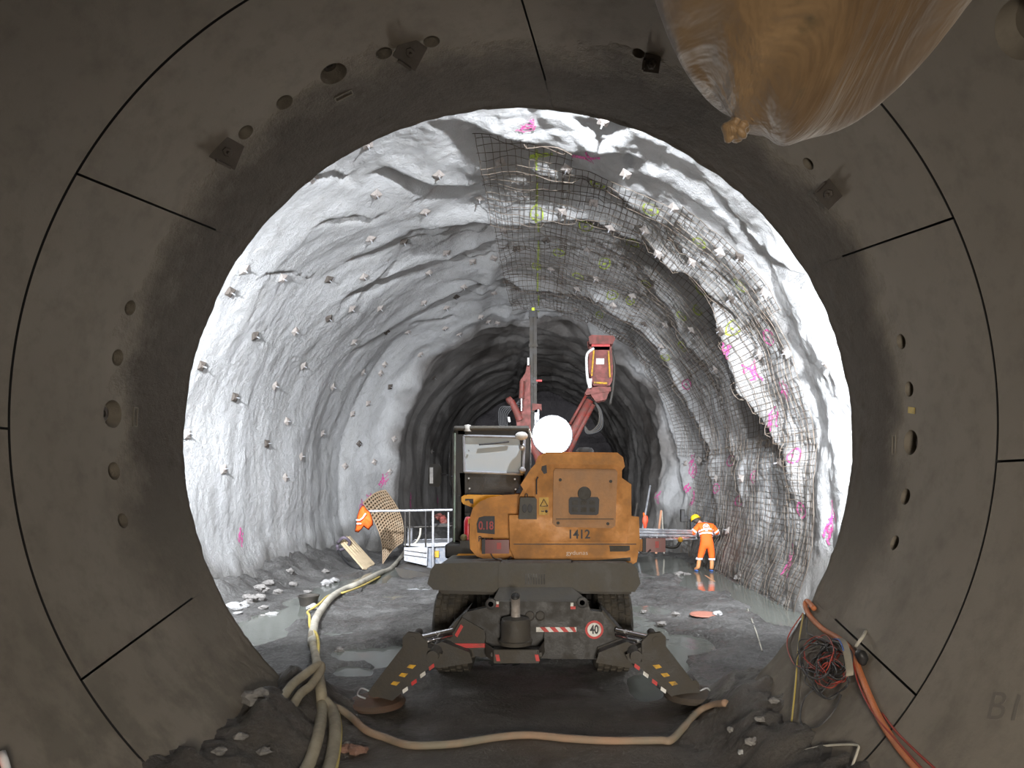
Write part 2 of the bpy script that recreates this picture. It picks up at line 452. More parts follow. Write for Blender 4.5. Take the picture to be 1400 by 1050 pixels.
# front wall of the cavern round the tube
g = MB(); n = 96; vs = []; R_ = [3.86, 4.6, 5.6, 7.5]
for r in R_:
    for k in range(n):
        th = 2*PI*k/n; p = Vector((TX+r*math.cos(th), 6.86+.03*(r-3.86)+.12*(r > 4)*fbm(Vector((r*math.cos(th), r*math.sin(th), 5)), 3), TZ+r*math.sin(th)))
        vs.append(p)
g.add(vs, [(i*n+k, i*n+(k+1) % n, (i+1)*n+(k+1) % n, (i+1)*n+k) for i in range(3) for k in range(n)])
struct(g.build('wall_front', cavern.data.materials[0], smooth=True), 'sprayed wall round the tube mouth')

# ---------------------------------------------------------------- paint marks on the wall: thin films draped on the surface
def paint_mat(name, col):
    t = NT(name); t.setin('Base Color', t.mix(t.noise(30, 3), col, tuple(c*.7 for c in col))); t.setin('Roughness', .7)
    t.setin('Alpha', t.ramp(t.noise(22, 4, .7), [(.38, 0.15), (.55, 1)])); return t.m
M['paint_pink'] = paint_mat('pink_paint', (.72, .12, .38)); M['paint_yellow'] = paint_mat('yellow_paint', (.45, .58, .07))
def ribbon(g, pts, w, off=.02):
    """pts: list of (phi, Y); a film w wide lying on the vault"""
    L = []
    for i, (ph, Y) in enumerate(pts):
        p0 = pts[max(0, i-1)]; p1 = pts[min(len(pts)-1, i+1)]
        tx, ty = (p1[0]-p0[0])*6.1, p1[1]-p0[1]; l = math.hypot(tx, ty) or 1
        nx, ny = -ty/l, tx/l
        for s in (-1, 1): L.append(cav_p(ph+s*nx*w/2/6.1, Y+s*ny*w/2, off))
    g.add(L, [(2*i, 2*i+1, 2*i+3, 2*i+2) for i in range(len(pts)-1)])
def mark(px, py, kind, col, size=.15, dots=None):
    ph, Y, p = unproj(px, py, cav); g = MB(); rnd = random.Random(int(px*31+py))
    if kind == 'ring':
        e = rnd.uniform(.8, 1.15); a0 = rnd.random()*6
        ribbon(g, [(ph+size*e*math.cos(a0+k*PI/9)/6.1, Y+size*math.sin(a0+k*PI/9)) for k in range(18)], .04)
        ribbon(g, [(ph-size*.3/6.1, Y), (ph+size*.3/6.1, Y+.04)], .05)
    elif kind == 'cross':
        ribbon(g, [(ph+(k/6-1)*size*1.4/6.1, Y+.05*math.sin(k)) for k in range(13)], .05)
        ribbon(g, [(ph+.1*math.sin(k)/6.1, Y+(k/6-1)*size) for k in range(13)], .05)
    elif kind == 'blot':
        for _ in range(4):
            a, b = ph+rnd.uniform(-1, 1)*size/6.1, Y+rnd.uniform(-1, 1)*size
            ribbon(g, [(a+rnd.uniform(-.02, .02)+k*.012*rnd.uniform(.6, 1.4), b+rnd.uniform(-.1, .1)) for k in range(5)], .04)
    o = g.build('paint_mark', M[col], cavern)
YEL = [(818, 249), (890, 285), (957, 331), (827, 359), (883, 388), (791, 377), (765, 344), (734, 364), (734, 292), (1003, 448), (933, 474), (1014, 388),
       (933, 431), (909, 489), (865, 335), (801, 308), (961, 393), (955, 423), (838, 402), (820, 430), (862, 410)]
for x, y in YEL: mark(x, y, 'ring', 'paint_yellow')
PNK = [(1053, 461, 'ring'), (993, 479, 'cross'), (1078, 541, 'blot'), (940, 525, 'ring'), (1086, 623, 'ring'), (1032, 652, 'ring'), (1012, 685, 'ring'), (980, 668, 'ring'),
       (1000, 630, 'ring'), (1098, 698, 'ring'), (1134, 728, 'cross'), (1140, 722, 'blot'), (946, 650, 'blot'), (945, 635, 'blot'), (898, 686, 'blot'), (1075, 785, 'blot'),
       (1035, 515, 'blot'), (1060, 578, 'blot'), (521, 660, 'cross'), (525, 650, 'blot'), (328, 735, 'cross'), (560, 680, 'blot'), (598, 678, 'blot'), (505, 676, 'blot'),
       (815, 214, 'blot'), (735, 172, 'blot'), (494, 690, 'blot'), (947, 693, 'blot'), (940, 668, 'cross')]
for x, y, k in PNK: mark(x, y, k, 'paint_pink', .15)
g = MB()
line = [unproj(733+3*k/24, 212+(430-212)*k/24, lambda p, y: cav(p, y, fine=False, ledge=.3))[:2] for k in range(25)]
ribbon(g, line, .05); ln = g.build('paint_line', M['paint_yellow'], cavern)
g = MB(); ribbon(g, [unproj(724+k*4, 213-k*.5, cav)[:2] for k in range(9)], .06); g.build('paint_line', M['paint_yellow'], cavern)

# ---------------------------------------------------------------- welded wire mesh sheets pinned over the bare rock
t = NT('rusty_wire'); t.setin('Base Color', t.mix(t.ramp(t.noise(3, 4), [(.4, 0), (.6, 1)]), (.06, .042, .028), (.13, .105, .08)))
t.setin('Metallic', .1); t.setin('Roughness', .65); M['wire'] = t.m
def mesh_r(phi, Y):
    """a sheet hangs from the lips and sags across the recesses"""
    a = cav(phi, Y, fine=False, ledge=1); b = cav(phi, Y, fine=False, ledge=.4)
    return min(a, b)-.07
def sheet(ph_a, ph_b, y0, y1, sp, off, seed):
    rnd = random.Random(seed); g = MB()
    def pt(ph, Y):
        e = .03*N3(Vector((ph*20, Y*3, seed)))
        r = mesh_r(ph, Y)-off+e
        cx, cz = cav_c(Y); return Vector((cx+r*math.cos(ph), Y+.03*N3(Vector((ph*9, Y, seed+3))), cz+r*math.sin(ph)))
    n = int((ph_b-ph_a)*6.1/sp); m = int((y1-y0)/(sp*1.5))
    for i in range(n+1):
        ph = lerp(ph_a, ph_b, i/n); wob = [.012*N3(Vector((i*.7, k*.35, seed))) for k in range(m+1)]
        g.tube([pt(ph+wob[k]*.6, lerp(y0, y1, k/m)) for k in range(m+1)], .0075, 3, False)
    for k in range(m+1):
        Y = lerp(y0, y1, k/m); a = rnd.uniform(-.008, .004)
        g.tube([pt(lerp(ph_a+a, ph_b-a, i/n), Y+.012*N3(Vector((i*.4, k*.7, seed+9)))) for i in range(n+1)], .0075, 3, False)
    return g
D = math.radians
SHEETS = [(D(76), D(93.5), 12.1, 23.6, 'wire mesh sheet along the crown beside the yellow survey line'),
          (D(52), D(77.5), 12.9, 23.8, 'wire mesh sheet over the dark rock ledge below the crown'),
          (D(28), D(53.5), 12.6, 23.8, 'wire mesh sheet on the haunch dotted with yellow rings'),
          (D(4), D(29.5), 12.9, 23.8, 'wire mesh sheet at mid wall height dotted with pink rings'),
          (D(-28), D(5.5), 12.7, 22.8, 'lowest wire mesh sheet, its foot curling over the wet ground')]
for k, (a, b, y0, y1, lab) in enumerate(SHEETS):
    o = sheet(a, b, y0, y1, .135, .02+.012*(k % 2), k+1).build('wire_mesh', M['wire'])
    tag(o, lab, 'wire mesh', 'wire mesh sheets pinned on the rock')
# ---------------------------------------------------------------- precast lining rings
def conc():
    t = NT('precast_concrete'); s = t.sep()
    n1 = t.noise(.8, 6, .6); n2 = t.noise(5, 6, .65); n3 = t.noise(60, 3, .6)
    c = t.mix(n1, (.145, .125, .098), (.235, .208, .17))
    c = t.mix(t.math('MULTIPLY', t.ramp(n2, [(.48, 0), (.72, 1)]), .5), c, (.11, .095, .075))
    # overspray and mud that sticks on the last metre before the mouth
    e = t.math('ADD', s[1], t.math('MULTIPLY', t.math('SUBTRACT', t.noise(1.3, 7, .7), .5), 1.5))
    spray = t.ramp(t.math('MULTIPLY', t.math('SUBTRACT', e, 5.65), 1.0, True), [(.12, 0), (.55, 1)])
    up = t.ramp(t.math('ADD', t.math('MULTIPLY', s[2], .16), 0.0, True), [(.15, .15), (.42, 1)])
    spray = t.math('MULTIPLY', spray, up)
    c = t.mix(t.math('MULTIPLY', spray, .92), c, t.mix(n2, (.04, .033, .026), (.12, .10, .08)))
    # damp patches low on the sides
    low = t.ramp(t.math('MULTIPLY', s[2], .3, True), [(.2, 1), (.75, 0)])
    dmp = t.math('MULTIPLY', low, t.ramp(t.noise(1.1, 7, .65, stretch=(1, 1, .5)), [(.48, 0), (.56, 1)]))
    c = t.mix(t.math('MULTIPLY', dmp, .45), c, (.08, .07, .055))
    t.setin('Base Color', c); t.setin('Roughness', .78); t.setin('Specular IOR Level', .3)
    h = t.math('ADD', t.math('MULTIPLY', n2, .6), t.math('MULTIPLY', n3, .25))
    b1 = t.bump(h, .18, .02)
    t.setin('Normal', t.bump(t.math('MULTIPLY', t.noise(14, 7, .75), spray), .9, .06, b1))
    return t.m
M['concrete'] = conc()
POCK = [(178, 421, .055), (161, 489, .06), (154, 566, .10), (156, 644, .065), (168, 712, .055), (336, 181, .06), (389, 140, .065), (456, 101, .10), (525, 73, .06), (590, 57, .06),
        (873, 73, .05), (1058, 180, .06), (1105, 224, .05), (1232, 467, .055), (1243, 532, .055), (1245, 605, .09), (1238, 679, .06), (1223, 742, .055), (1396, 40, .13)]
def seg(name, tha0, tha1, thb0, thb1, ya, yb, gap=.009, lab=None):
    """one precast segment: angles at ya (a) and yb (b)"""
    na, ny, th = 56, 10, .34; g = MB(); vs = []
    ya += .011; yb -= .011*(yb < Y2-.01)
    for k, r in ((0, TR), (1, TR+th)):
        for j in range(ny+1):
            y = lerp(ya, yb, j/ny); t0 = lerp(tha0, thb0, j/ny)+gap/r; t1 = lerp(tha1, thb1, j/ny)-gap/r
            for i in range(na+1):
                a = lerp(t0, t1, i/na); vs.append(Vector((TX+r*math.cos(a), y, TZ+r*math.sin(a))))
    w = na+1; q = w*(ny+1); f = []
    for j in range(ny):
        for i in range(na):
            b = j*w+i; f.append((b, b+1, b+w+1, b+w)); f.append((q+b, q+b+w, q+b+w+1, q+b+1))
    for i in range(na):
        f.append((i, q+i, q+i+1, i+1)); b = ny*w+i; f.append((b, b+1, q+b+1, q+b))
    for j in range(ny):
        b = j*w; f.append((b, b+w, q+b+w, q+b)); b = j*w+na; f.append((b, q+b, q+b+w, b+w))
    g.add(vs, f)
    o = g.build(name, M['concrete'], origin=(0, 0, 0))
    cut = MB(); hit = 0
    for px, py, r in POCK:
        r *= 1.15; p = T(px, py); n = tube_n(p); a = math.atan2(p.z-TZ, p.x-TX)
        t = (p.y-ya)/(yb-ya)
        if not (-.05 < t < 1.05): continue
        A0, A1 = lerp(tha0, thb0, t), lerp(tha1, thb1, t)
        for s in (-2*PI, 0, 2*PI):
            if A0-.05 < a+s < A1+.05:
                cut.tube([p+n*.06, p+n*.0, p-n*.10], r, 28, rs=[r*1.18, r*1.06, r*.82]); hit += 1
    if hit:
        co = cut.build('cutter', M['concrete'], origin=(0, 0, 0))
        md = o.modifiers.new('b', 'BOOLEAN'); md.object = co; md.operation = 'DIFFERENCE'; md.solver = 'EXACT'
        bpy.context.view_layer.update()
        dg = bpy.context.evaluated_depsgraph_get(); nm = bpy.data.meshes.new_from_object(o.evaluated_get(dg))
        o.modifiers.clear(); o.data = nm; bpy.data.objects.remove(co)
    o.data.polygons.foreach_set('use_smooth', [True]*len(o.data.polygons)); o.data.set_sharp_from_angle(angle=D(25))
    o.data.materials.append(M['rubber'])
    for f_ in o.data.polygons:
        c_ = f_.center; rad_ = math.hypot(c_.x-TX, c_.z-TZ)
        nr_ = Vector(((c_.x-TX)/rad_, 0, (c_.z-TZ)/rad_))
        if abs(f_.normal.dot(nr_)) < .3 and c_.y < Y2-.05 and rad_ > TR+.12 and rad_ < TR+.30 and f_.area > .002: f_.material_index = 1
    struct(o, lab); return o
R = math.radians
J2 = [-28-17, 31, 83.9, 143.6, 204.8, 315]     # joints at the mouth
# (name, angles at Y1, angles at Y2)
RING1 = [('wall_lining_right', -33.4, 24.5, -28, 31, 'precast segment with five round pockets beside the yellow tag'),
         ('ceiling_lining_right', 24.5, 90.3, 31, 83.9, 'precast crown segment behind the fabric duct'),
         ('ceiling_lining_left', 90.3, 149.7, 83.9, 143.6, 'precast crown segment with two black anchor plates'),
         ('wall_lining_left', 149.7, 211.3, 143.6, 204.8, 'precast segment with five round pockets and no tag'),
         ('floor_lining', 211.3, 326.6, 204.8, 332, 'precast invert segment below the mud')]
for nm, a0, a1, b0, b1, lab in RING1: seg(nm, R(a0), R(a1), R(b0), R(b1), Y1, Y2, lab=lab)
for yb, jj in ((Y1, [-4.5, 58, 118, 180.7, 248, 355.5]), (Y1-2.2, [20, 80, 140, 200, 270, 380]), (Y1-4.4, [-4.5, 58, 118, 180.7, 248, 355.5]), (Y1-6.6, [20, 80, 140, 200, 270, 380]), (Y1-8.8, [-4.5, 58, 118, 180.7, 248, 355.5])):
    for k in range(5):
        seg('wall_lining', R(jj[k]), R(jj[k+1]), R(jj[k]), R(jj[k+1]), yb-2.2, yb, lab='precast concrete segment of an older ring')
# grout behind the segments
g = MB(); n = 90; vs = [Vector((TX+3.87*math.cos(2*PI*k/n), y, TZ+3.87*math.sin(2*PI*k/n))) for y in (-6.4, 6.85) for k in range(n)]
g.add(vs, [(k, (k+1) % n, n+(k+1) % n, n+k) for k in range(n)])
struct(g.build('wall_grout', flat('grout', (.02, .018, .015), .9)))
# ragged collar of sprayed mortar round the mouth
g = MB(); vs = []; n = 420; m = 14
for j in range(m+1):
    for k in range(n):
        a = 2*PI*k/n; u = j/m
        ed = .10*abs(fbm(Vector((math.cos(a)*4, math.sin(a)*4, 3)), 6))
        y = lerp(6.42-.35*max(0, N3(Vector((math.cos(a)*3, math.sin(a)*3, 8)))), 6.90+ed*.5, u)
        th = .022*math.sin(u*PI*.9)*(0.6+fbm(Vector((math.cos(a)*22, math.sin(a)*22, y*6)), 3)) + (.02 if u > .9 else 0)
        r = TR+.012-max(0, th)-(.0 if u < 1 else -.14)
        vs.append(Vector((TX+r*math.cos(a), y, TZ+r*math.sin(a))))
g.add(vs, [(j*n+k, j*n+(k+1) % n, (j+1)*n+(k+1) % n, (j+1)*n+k) for j in range(m) for k in range(n)])
struct(g.build('trim_collar', M['concrete'], smooth=True, origin=(0, 0, 0)), 'rough mortar collar round the tube mouth')
# bright plugs at the bottom of some pockets
for (px, py, r) in [POCK[k] for k in (2, 7, 10, 12, 15)]:
    p = T(px, py); n = tube_n(p)
    o = MB().lathe(p-n*.098, [(r*.62, 0), (r*.62, .02), (r*.3, .02), (r*.3, .008)], 24, n).build('pocket_plug', M['plate_dark'] if py > 300 else M['grey_steel'], sharp=30)
    tag(o, {566: 'dark plug in the widest pocket of the left-hand lining', 101: 'pale round plug in the widest pocket of the crown lining', 73: 'small ring plug in the pocket against the fabric duct',
            224: 'small ring plug in the pocket above the square anchor plate', 605: 'dark plug in the widest pocket below the yellow tag'}[py], 'plug')
# anchor plates on the lining
for (px, py, s, rot, lab) in [(308, 205, .11, .35, 'square black anchor plate on the crown lining, nearer the ring joint'), (560, 68, .11, .75, 'diamond set black anchor plate between two crown pockets'),
                         (1137, 263, .095, .1, 'square black anchor plate with a stub bolt, below the fabric duct'), (893, 84, .07, .2, 'small black bracket on the lining against the fabric duct')]:
    p = T(px, py); n = tube_n(p); n = (n*.8-Vector((0, .62, 0))).normalized(); p = p+n*.03; w = n.cross(Vector((0, 1, 0))).normalized(); u = n.cross(w)
    Rm = Matrix((w, u, n)).transposed() @ Matrix.Rotation(rot, 3, 'Z')
    e = empty('anchor_plate', p); tag(e, lab, 'anchor plate')
    MB().box(p+n*.02, (2*s, 2*s, .018), Rm).build('plate', M['plate_dark'], e, bevel=.003)
    MB().cyl(p+n*.0, p+n*(.11 if s > .1 else .09), .014, 10).build('bolt', M['plate_dark'], e, sharp=30)
    MB().lathe(p+n*.028, [(.04, 0), (.04, .025), (.03, .03)], 6, n).build('nut', M['plate_dark'], e)
    MB().box(p+n*.05-(Rm @ Vector((s*.95, 0, 0))), (.02, s*1.1, .06), Rm).build('lug', M['plate_dark'], e)
p = T(1246, 561, .006); n = tube_n(p); w = n.cross(Vector((0, 1, 0)))
tag(MB().box(p, (.055, .10, .006), Matrix((w, Vector((0, 1, 0)), n)).transposed() @ Matrix.Rotation(.2, 3, 'Z')).build('tag', worn('yellow_tag', (.5, .36, .06), (.2, .16, .08), .5)),
    'small yellow tag stuck on the lining above the widest pocket', 'tag')
# cast-in marks of the formwork
for px, py in ((185, 570), (470, 131), (1222, 608)):
    p = T(px, py, .004); n = tube_n(p); w = n.cross(Vector((0, 1, 0)))
    Rm = Matrix((w, Vector((0, 1, 0)), n)).transposed()
    f = MB()
    for s in (-1, 1):
        f.box(p+Rm @ Vector((0, s*.028, 0)), (.17, .008, .01), Rm); f.box(p+Rm @ Vector((s*.085, 0, 0)), (.008, .06, .01), Rm)
    struct(f.build('trim_cast_frame', M['concrete']), 'small cast rectangle in the lining')
p = T(1376, 968, -.004); n = tube_n(p); yv = Vector((0, 1, 0)); w = n.cross(yv)
m3 = Matrix(((w*.0+yv*-1).normalized(), w*-1, n)).transposed()
if m3.determinant() < 0: m3 = Matrix((yv*-1, w, n)).transposed()
struct(text('trim_cast_letters', 'B1', p, .26, flat('cast', (.13, .115, .095), .9), None, M3=m3 @ Matrix.Rotation(R(20), 3, 'Z'), ext=.006), 'letters cast in the lining')

# ---------------------------------------------------------------- ground
PUD = []      # (x, y, rx, ry) puddles, metres
def pud(px, py, rx, ry): p = G(px, py, -.03); PUD.append((p.x, p.y, rx, ry))
for a in [(905, 892, .30, 1.0), (885, 872, .35, 1.3), (940, 880, .35, .6), (1075, 842, .55, 1.0), (1045, 818, .6, 1.4), (1010, 800, .6, 1.8), (985, 790, .7, 2.2), (940, 778, 1.2, 2.6), (905, 772, 1.2, 2.6),
          (340, 872, .5, .8), (370, 850, .5, 1.0), (420, 824, .45, 1.4), (470, 800, .4, 1.6), (520, 787, .5, 2), (505, 893, .55, .35), (480, 918, .3, .3), (530, 905, .28, .35), (600, 905, .2, .4), (560, 885, .35, .3), (880, 940, .2, .5), (960, 800, .5, 1.0)]: pud(*a)
WZ = -.045
def gz(x, y):
    z = .05*fbm(Vector((x*.5, y*.5, 0)), 4)+.05*N3(Vector((x*1.7, y*1.7, 4)))+.022*fbm(Vector((x*5, y*5, 2)), 4)+.03*max(0, fbm(Vector((x*4.1, y*4.1, 33)), 5))*smooth(7.4, 8.5, y)+.028*abs(N3(Vector((x*9, y*9, 3))))*smooth(1.3, 1.7, abs(x+.1))+.02*abs(N3(Vector((x*6, y*6, 31))))*smooth(8, 9, y)
    # wheel ruts pressed in the muck
    z += .03*math.sin(x*2.4+.5*N3(Vector((x*.3, y*.4, 6))))*smooth(8.5, 10, y)
    path = smooth(1.45, 1.15, abs(x+.1))*(1-smooth(8.0, 9.5, y))
    z = lerp(z, .012*fbm(Vector((x*2, y*2, 1)), 3), path)
    if y < 7.9:
        k = 1-smooth(7.0, 7.9, y); ax = abs(x+.30)
        bm = smooth(1.55, 2.35, ax+.22*N3(Vector((x, y*1.1, 12))))*.40+.07*smooth(1.5, 1.9, ax)*fbm(Vector((x*3, y*3, 5)), 4)
        if x > 0: bm *= .75+.45*smooth(1.9, 2.9, ax)
        z += k*max(0, bm)*(1+.25*fbm(Vector((x*2.2, y*2.2, 15)), 4))
    w = 0
    for (a, b, c, d) in PUD:
        q = ((x-a)/c)**2+((y-b)/d)**2
        if q < 4: w = max(w, 1-smooth(.55, 1.6, q+.9*N3(Vector((x*1.6, y*1.3, 21)))+.3*N3(Vector((x*5, y*4, 21)))))
    z -= .13*w
    if y > 7.4:
        # rubble at the foot of the walls
        cxl = -7.1 if y < 24 else -5.6
        z += .45*(1-smooth(0, 1.3, x-cxl+.5*N3(Vector((0, y*.7, 3)))))*(1+.6*fbm(Vector((x*1.8, y*1.8, 9)), 3))
        z += .20*smooth(4.3, 5.3, x)
    return z
xs = np.concatenate([np.arange(-10, -5.5, .09), np.arange(-5.5, 4.5, .045), np.arange(4.5, 8.01, .09)])
yy = np.concatenate([np.arange(-6, 2.4, .4), np.arange(2.4, 8.4, .04), np.arange(8.4, 16, .06), np.arange(16, 28, .14), np.arange(28, 46, .6)])
vs = [(float(x), float(y), gz(float(x), float(y))) for y in yy for x in xs]
W = len(xs)
def tube_in(x, y): return y > 6.9 or abs(x-TX) < 3.6
fs = []
for j in range(len(yy)-1):
    for i in range(W-1):
        if tube_in(float(xs[i]), float(yy[j])): fs.append((j*W+i, j*W+i+1, (j+1)*W+i+1, (j+1)*W+i))
me = bpy.data.meshes.new('ground'); me.from_pydata(vs, [], fs); me.update(); me.polygons.foreach_set('use_smooth', [True]*len(me.polygons))
gr = bpy.data.objects.new('ground', me); C.objects.link(gr); struct(gr, 'wet grey mud floor with wheel ruts')
t = NT('mud'); s = t.sep()
n1 = t.noise(.7, 6, .6); n2 = t.noise(4, 8, .68); n3 = t.noise(22, 6, .7)
c = t.mix(t.ramp(n1, [(.35, 0), (.65, 1)]), (.065, .063, .06), (.175, .173, .168))
c = t.mix(t.ramp(n2, [(.35, 0), (.62, 1)]), t.mix(.5, c, (.03, .028, .026)), c)
c = t.mix(t.math('MULTIPLY', t.ramp(n3, [(.5, 0), (.68, 1)]), .6), c, (.30, .30, .295))
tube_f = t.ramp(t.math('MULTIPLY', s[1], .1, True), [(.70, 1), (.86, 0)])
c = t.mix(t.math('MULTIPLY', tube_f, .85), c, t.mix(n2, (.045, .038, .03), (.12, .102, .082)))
t.setin('Base Color', c)
t.setin('Roughness', t.mix(t.ramp(n1, [(.4, 0), (.6, 1)]), (.28,)*3, (.65,)*3))
t.setin('Normal', t.bump(n3, .9, .05, t.bump(n2, .9, .12)))
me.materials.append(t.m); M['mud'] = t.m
g = MB(); g.add([(-9, 7.2, WZ), (7, 7.2, WZ), (7, 27, WZ), (-9, 27, WZ)], [(0, 1, 2, 3)])
t = NT('murky_water'); t.setin('Base Color', t.mix(t.noise(.6, 4), (.085, .09, .08), (.14, .15, .135))); t.setin('Roughness', .10); t.setin('IOR', 1.33)
t.setin('Normal', t.bump(t.noise(5, 3, .5), .12, .02))
wt = g.build('water', t.m, origin=(0, 0, 0)); tag(wt, 'shallow murky grey-green puddles on the mud floor', 'water', kind='stuff')
_t = NT('lit_glass'); _t.setin('Base Color', _t.mix(_t.noise(3, 4), (.70, .80, .88), (.85, .92, .96))); _t.setin('Transmission Weight', .4); _t.setin('Roughness', .2); _t.setin('IOR', 1.15); M['lit_glass'] = _t.m  # brightness of the cavern beyond the cab put into the pale glass colour
# ---------------------------------------------------------------- wheeled excavator, seen from behind
ex = empty('wheeled_excavator', (-.2, 9.2, 0)); tag(ex, 'yellow wheeled excavator seen from behind, propped on its rear stabilisers', 'excavator')
def pb(name, pxs, Y, depth, mat, par, bevel=.012, **k): return MB().pp(pxs, Y, depth).build(name, mat, par, bevel=bevel, **k)
def px_box(x0, x1, y0, y1): return [(x0, y0), (x1, y0), (x1, y1), (x0, y1)]
# wheels: four corners, tread blocks round each tyre
def wheel(cx, cy, name='wheel'):
    r, w = .555, .50; zc = .555+gz(cx, cy)*0-.03
    g = MB(); c = Vector((cx-w/2, cy, zc))
    prof = [(.27, .02), (.40, 0), (.47, .01), (.525, .05), (.541, .10), (.541, w-.10), (.525, w-.05), (.47, w-.01), (.40, w), (.27, w-.02)]
    g.lathe(c, prof, 48, (1, 0, 0)); o = g.build('tyre', M['tyre'], ex, sharp=50)
    k = MB(); n = 26
    for i in range(n):
        for row, xo in enumerate((-.19, -.105, -.02, .065, .15)):
            a = 2*PI*(i+.5*(row % 2))/n
            rot = Matrix.Rotation(a, 3, 'X')
            k.box(Vector((cx+xo+.02, cy, zc))+rot @ Vector((0, 0, .535)), (.068, .098, .045), rot)
    t_ = k.build('tread', M['tyre'], o, bevel=.006, seg=1); t_['kind'] = 'stuff'
    h = MB(); s = 1 if cx > -.2 else -1
    h.lathe(Vector((cx+s*w*.42, cy, zc)), [(.28, 0), (.28, -.03), (.2, -.05), (.12, -.05), (.12, .03), (.05, .05)], 32, (s, 0, 0))
    h.build('rim', M['grey_steel'], o, sharp=30)
for cx, cy in ((-1.23, 8.75), (.83, 8.75), (-1.23, 11.4), (.83, 11.4)): wheel(cx, cy)
MB().bx(-1.0, .6, 8.65, 8.85, .42, .68).build('axle', M['grey_steel'], ex, bevel=.03)
MB().bx(-1.0, .6, 11.3, 11.5, .42, .68).build('axle', M['grey_steel'], ex, bevel=.03)
MB().bx(-.72, .32, 7.9, 12.3, .55, 1.12).build('chassis', M['black'], ex, bevel=.04)
MB().cyl((-.2, 9.6, 1.1), (-.2, 9.6, 1.5), .55, 40).build('slewing_ring', M['grey_steel'], ex, sharp=30)
# fenders
def fender(pts, name='fender'):
    return pb(name, pts, 7.80, 1.55, M['fender'], ex, .03)
fl = fender([(597, 774), (682, 772), (682, 802), (676, 806), (594, 803), (588, 797), (592, 781)])
fr = fender([(783, 773), (862, 773), (868, 779), (872, 797), (866, 806), (790, 805), (783, 800)])
for s_, pts in ((fl, [(600, 806), (676, 808), (676, 813), (604, 811)]), (fr, [(790, 807), (864, 807), (862, 812), (792, 811)])):
    pb('mud_lip', pts, 7.84, .06, M['grey_steel'], s_, .004)
# rear frame: centre box, sloping plate, stabiliser plate
cb = pb('centre_box', [(683, 771), (782, 771), (783, 803), (682, 803)], 7.78, .35, M['fender'], ex, .01)
v = MB()
for k in range(8): v.pp(px_box(718+k*3.6, 720+k*3.6, 785, 799), 7.775, .02)
v.build('vent', M['black'], cb)
pb('vent_frame', px_box(715, 748, 782, 801), 7.783, .004, M['grey_steel'], cb, 0)
a = [P(684, 803, 7.78), P(781, 803, 7.78), P(804, 822, 7.46), P(674, 822, 7.46)]
MB().prism(a, (0, .10, -.03)).build('sloping_plate', M['fender'], ex, bevel=.008)
pl = pb('stabiliser_plate', [(676, 822), (802, 822), (806, 836), (822, 838), (842, 862), (860, 884), (838, 894), (817, 900), (745, 899), (662, 897), (612, 893), (600, 884), (617, 866), (638, 838), (666, 832)], 7.48, .12, M['black'], ex, .012)
pb('rear_bumper', [(617, 872), (632, 846), (660, 862), (668, 886), (622, 888)], 7.42, .08, M['grey_steel'], pl, .01)
pb('red_edge', [(622, 880), (664, 880), (664, 885), (622, 886)], 7.405, .02, M['redpaint'], pl, .002)
pb('red_edge', [(622, 868), (630, 854), (633, 857), (625, 871)], 7.405, .02, M['redpaint'], pl, .002)
MB().prism([P(600, 884, 7.5), P(617, 866, 7.5), P(638, 838, 7.5), P(640, 834, 7.5), P(612, 862, 7.5), P(595, 882, 7.5)], (0, .5, 0)).build('side_flange', M['grey_steel'], pl)
MB().prism([P(822, 838, 7.5), P(842, 862, 7.5), P(862, 884, 7.5), P(866, 882, 7.5), P(845, 858, 7.5), P(824, 834, 7.5)], (0, .5, 0)).build('side_flange', M['grey_steel'], pl)
# lamps and reflectors on the plate
for x, y in ((671, 826), (796, 824)):
    p = P(x, y, 7.44); o = MB().lathe(p, [(.062, .06), (.062, 0), (.048, -.004)], 24, (0, 1, 0)).build('rear_lamp', M['rubber'], pl, sharp=30)
    MB().lathe(p+Vector((0, -.004, 0)), [(.03, 0), (.03, .01)], 20, (0, 1, 0)).build('lens', M['galv'], o)
pb('reflector', px_box(676, 682, 826, 830), 7.47, .01, M['redpaint'], pl, 0); pb('reflector', px_box(780, 787, 829, 833), 7.47, .01, M['redpaint'], pl, 0)
pb('reflector', px_box(676, 682, 822, 826), 7.47, .01, M['white'], pl, 0); pb('reflector', px_box(780, 784, 824, 829), 7.47, .01, M['white'], pl, 0)
st = pb('reflector_strip', px_box(733, 788, 857.5, 864), 7.474, .006, M['white'], pl, 0)
for k in range(4):
    x = 738+k*13.4; pb('red_stripe', [(x, 857.5), (min(x+7, 788), 857.5), (min(x+13, 788), 864), (min(x+6, 788), 864)], 7.471, .004, M['redpaint'], st, 0)
p = P(812.5, 861, 7.472)
sg = MB().lathe(p, [(.104, .008), (.104, 0)], 40, (0, 1, 0)).build('speed_sign', M['redpaint'], pl, sharp=30)
MB().lathe(p+Vector((0, -.003, 0)), [(.078, .004), (.078, 0)], 40, (0, 1, 0)).build('sign_face', M['white'], sg, sharp=30)
text('sign_numerals', '40', p+Vector((0, -.005, 0)), .135, M['ink'], sg, sx=.72, bold=.004)
for x, y in ((724.5, 842), (738.5, 842)):
    MB().lathe(P(x, y, 7.48), [(.055, 0), (.055, -.03), (.042, -.035), (.042, -.015), (.01, -.015)], 24, (0, 1, 0)).build('coupling', M['grey_steel'], pl, sharp=30)
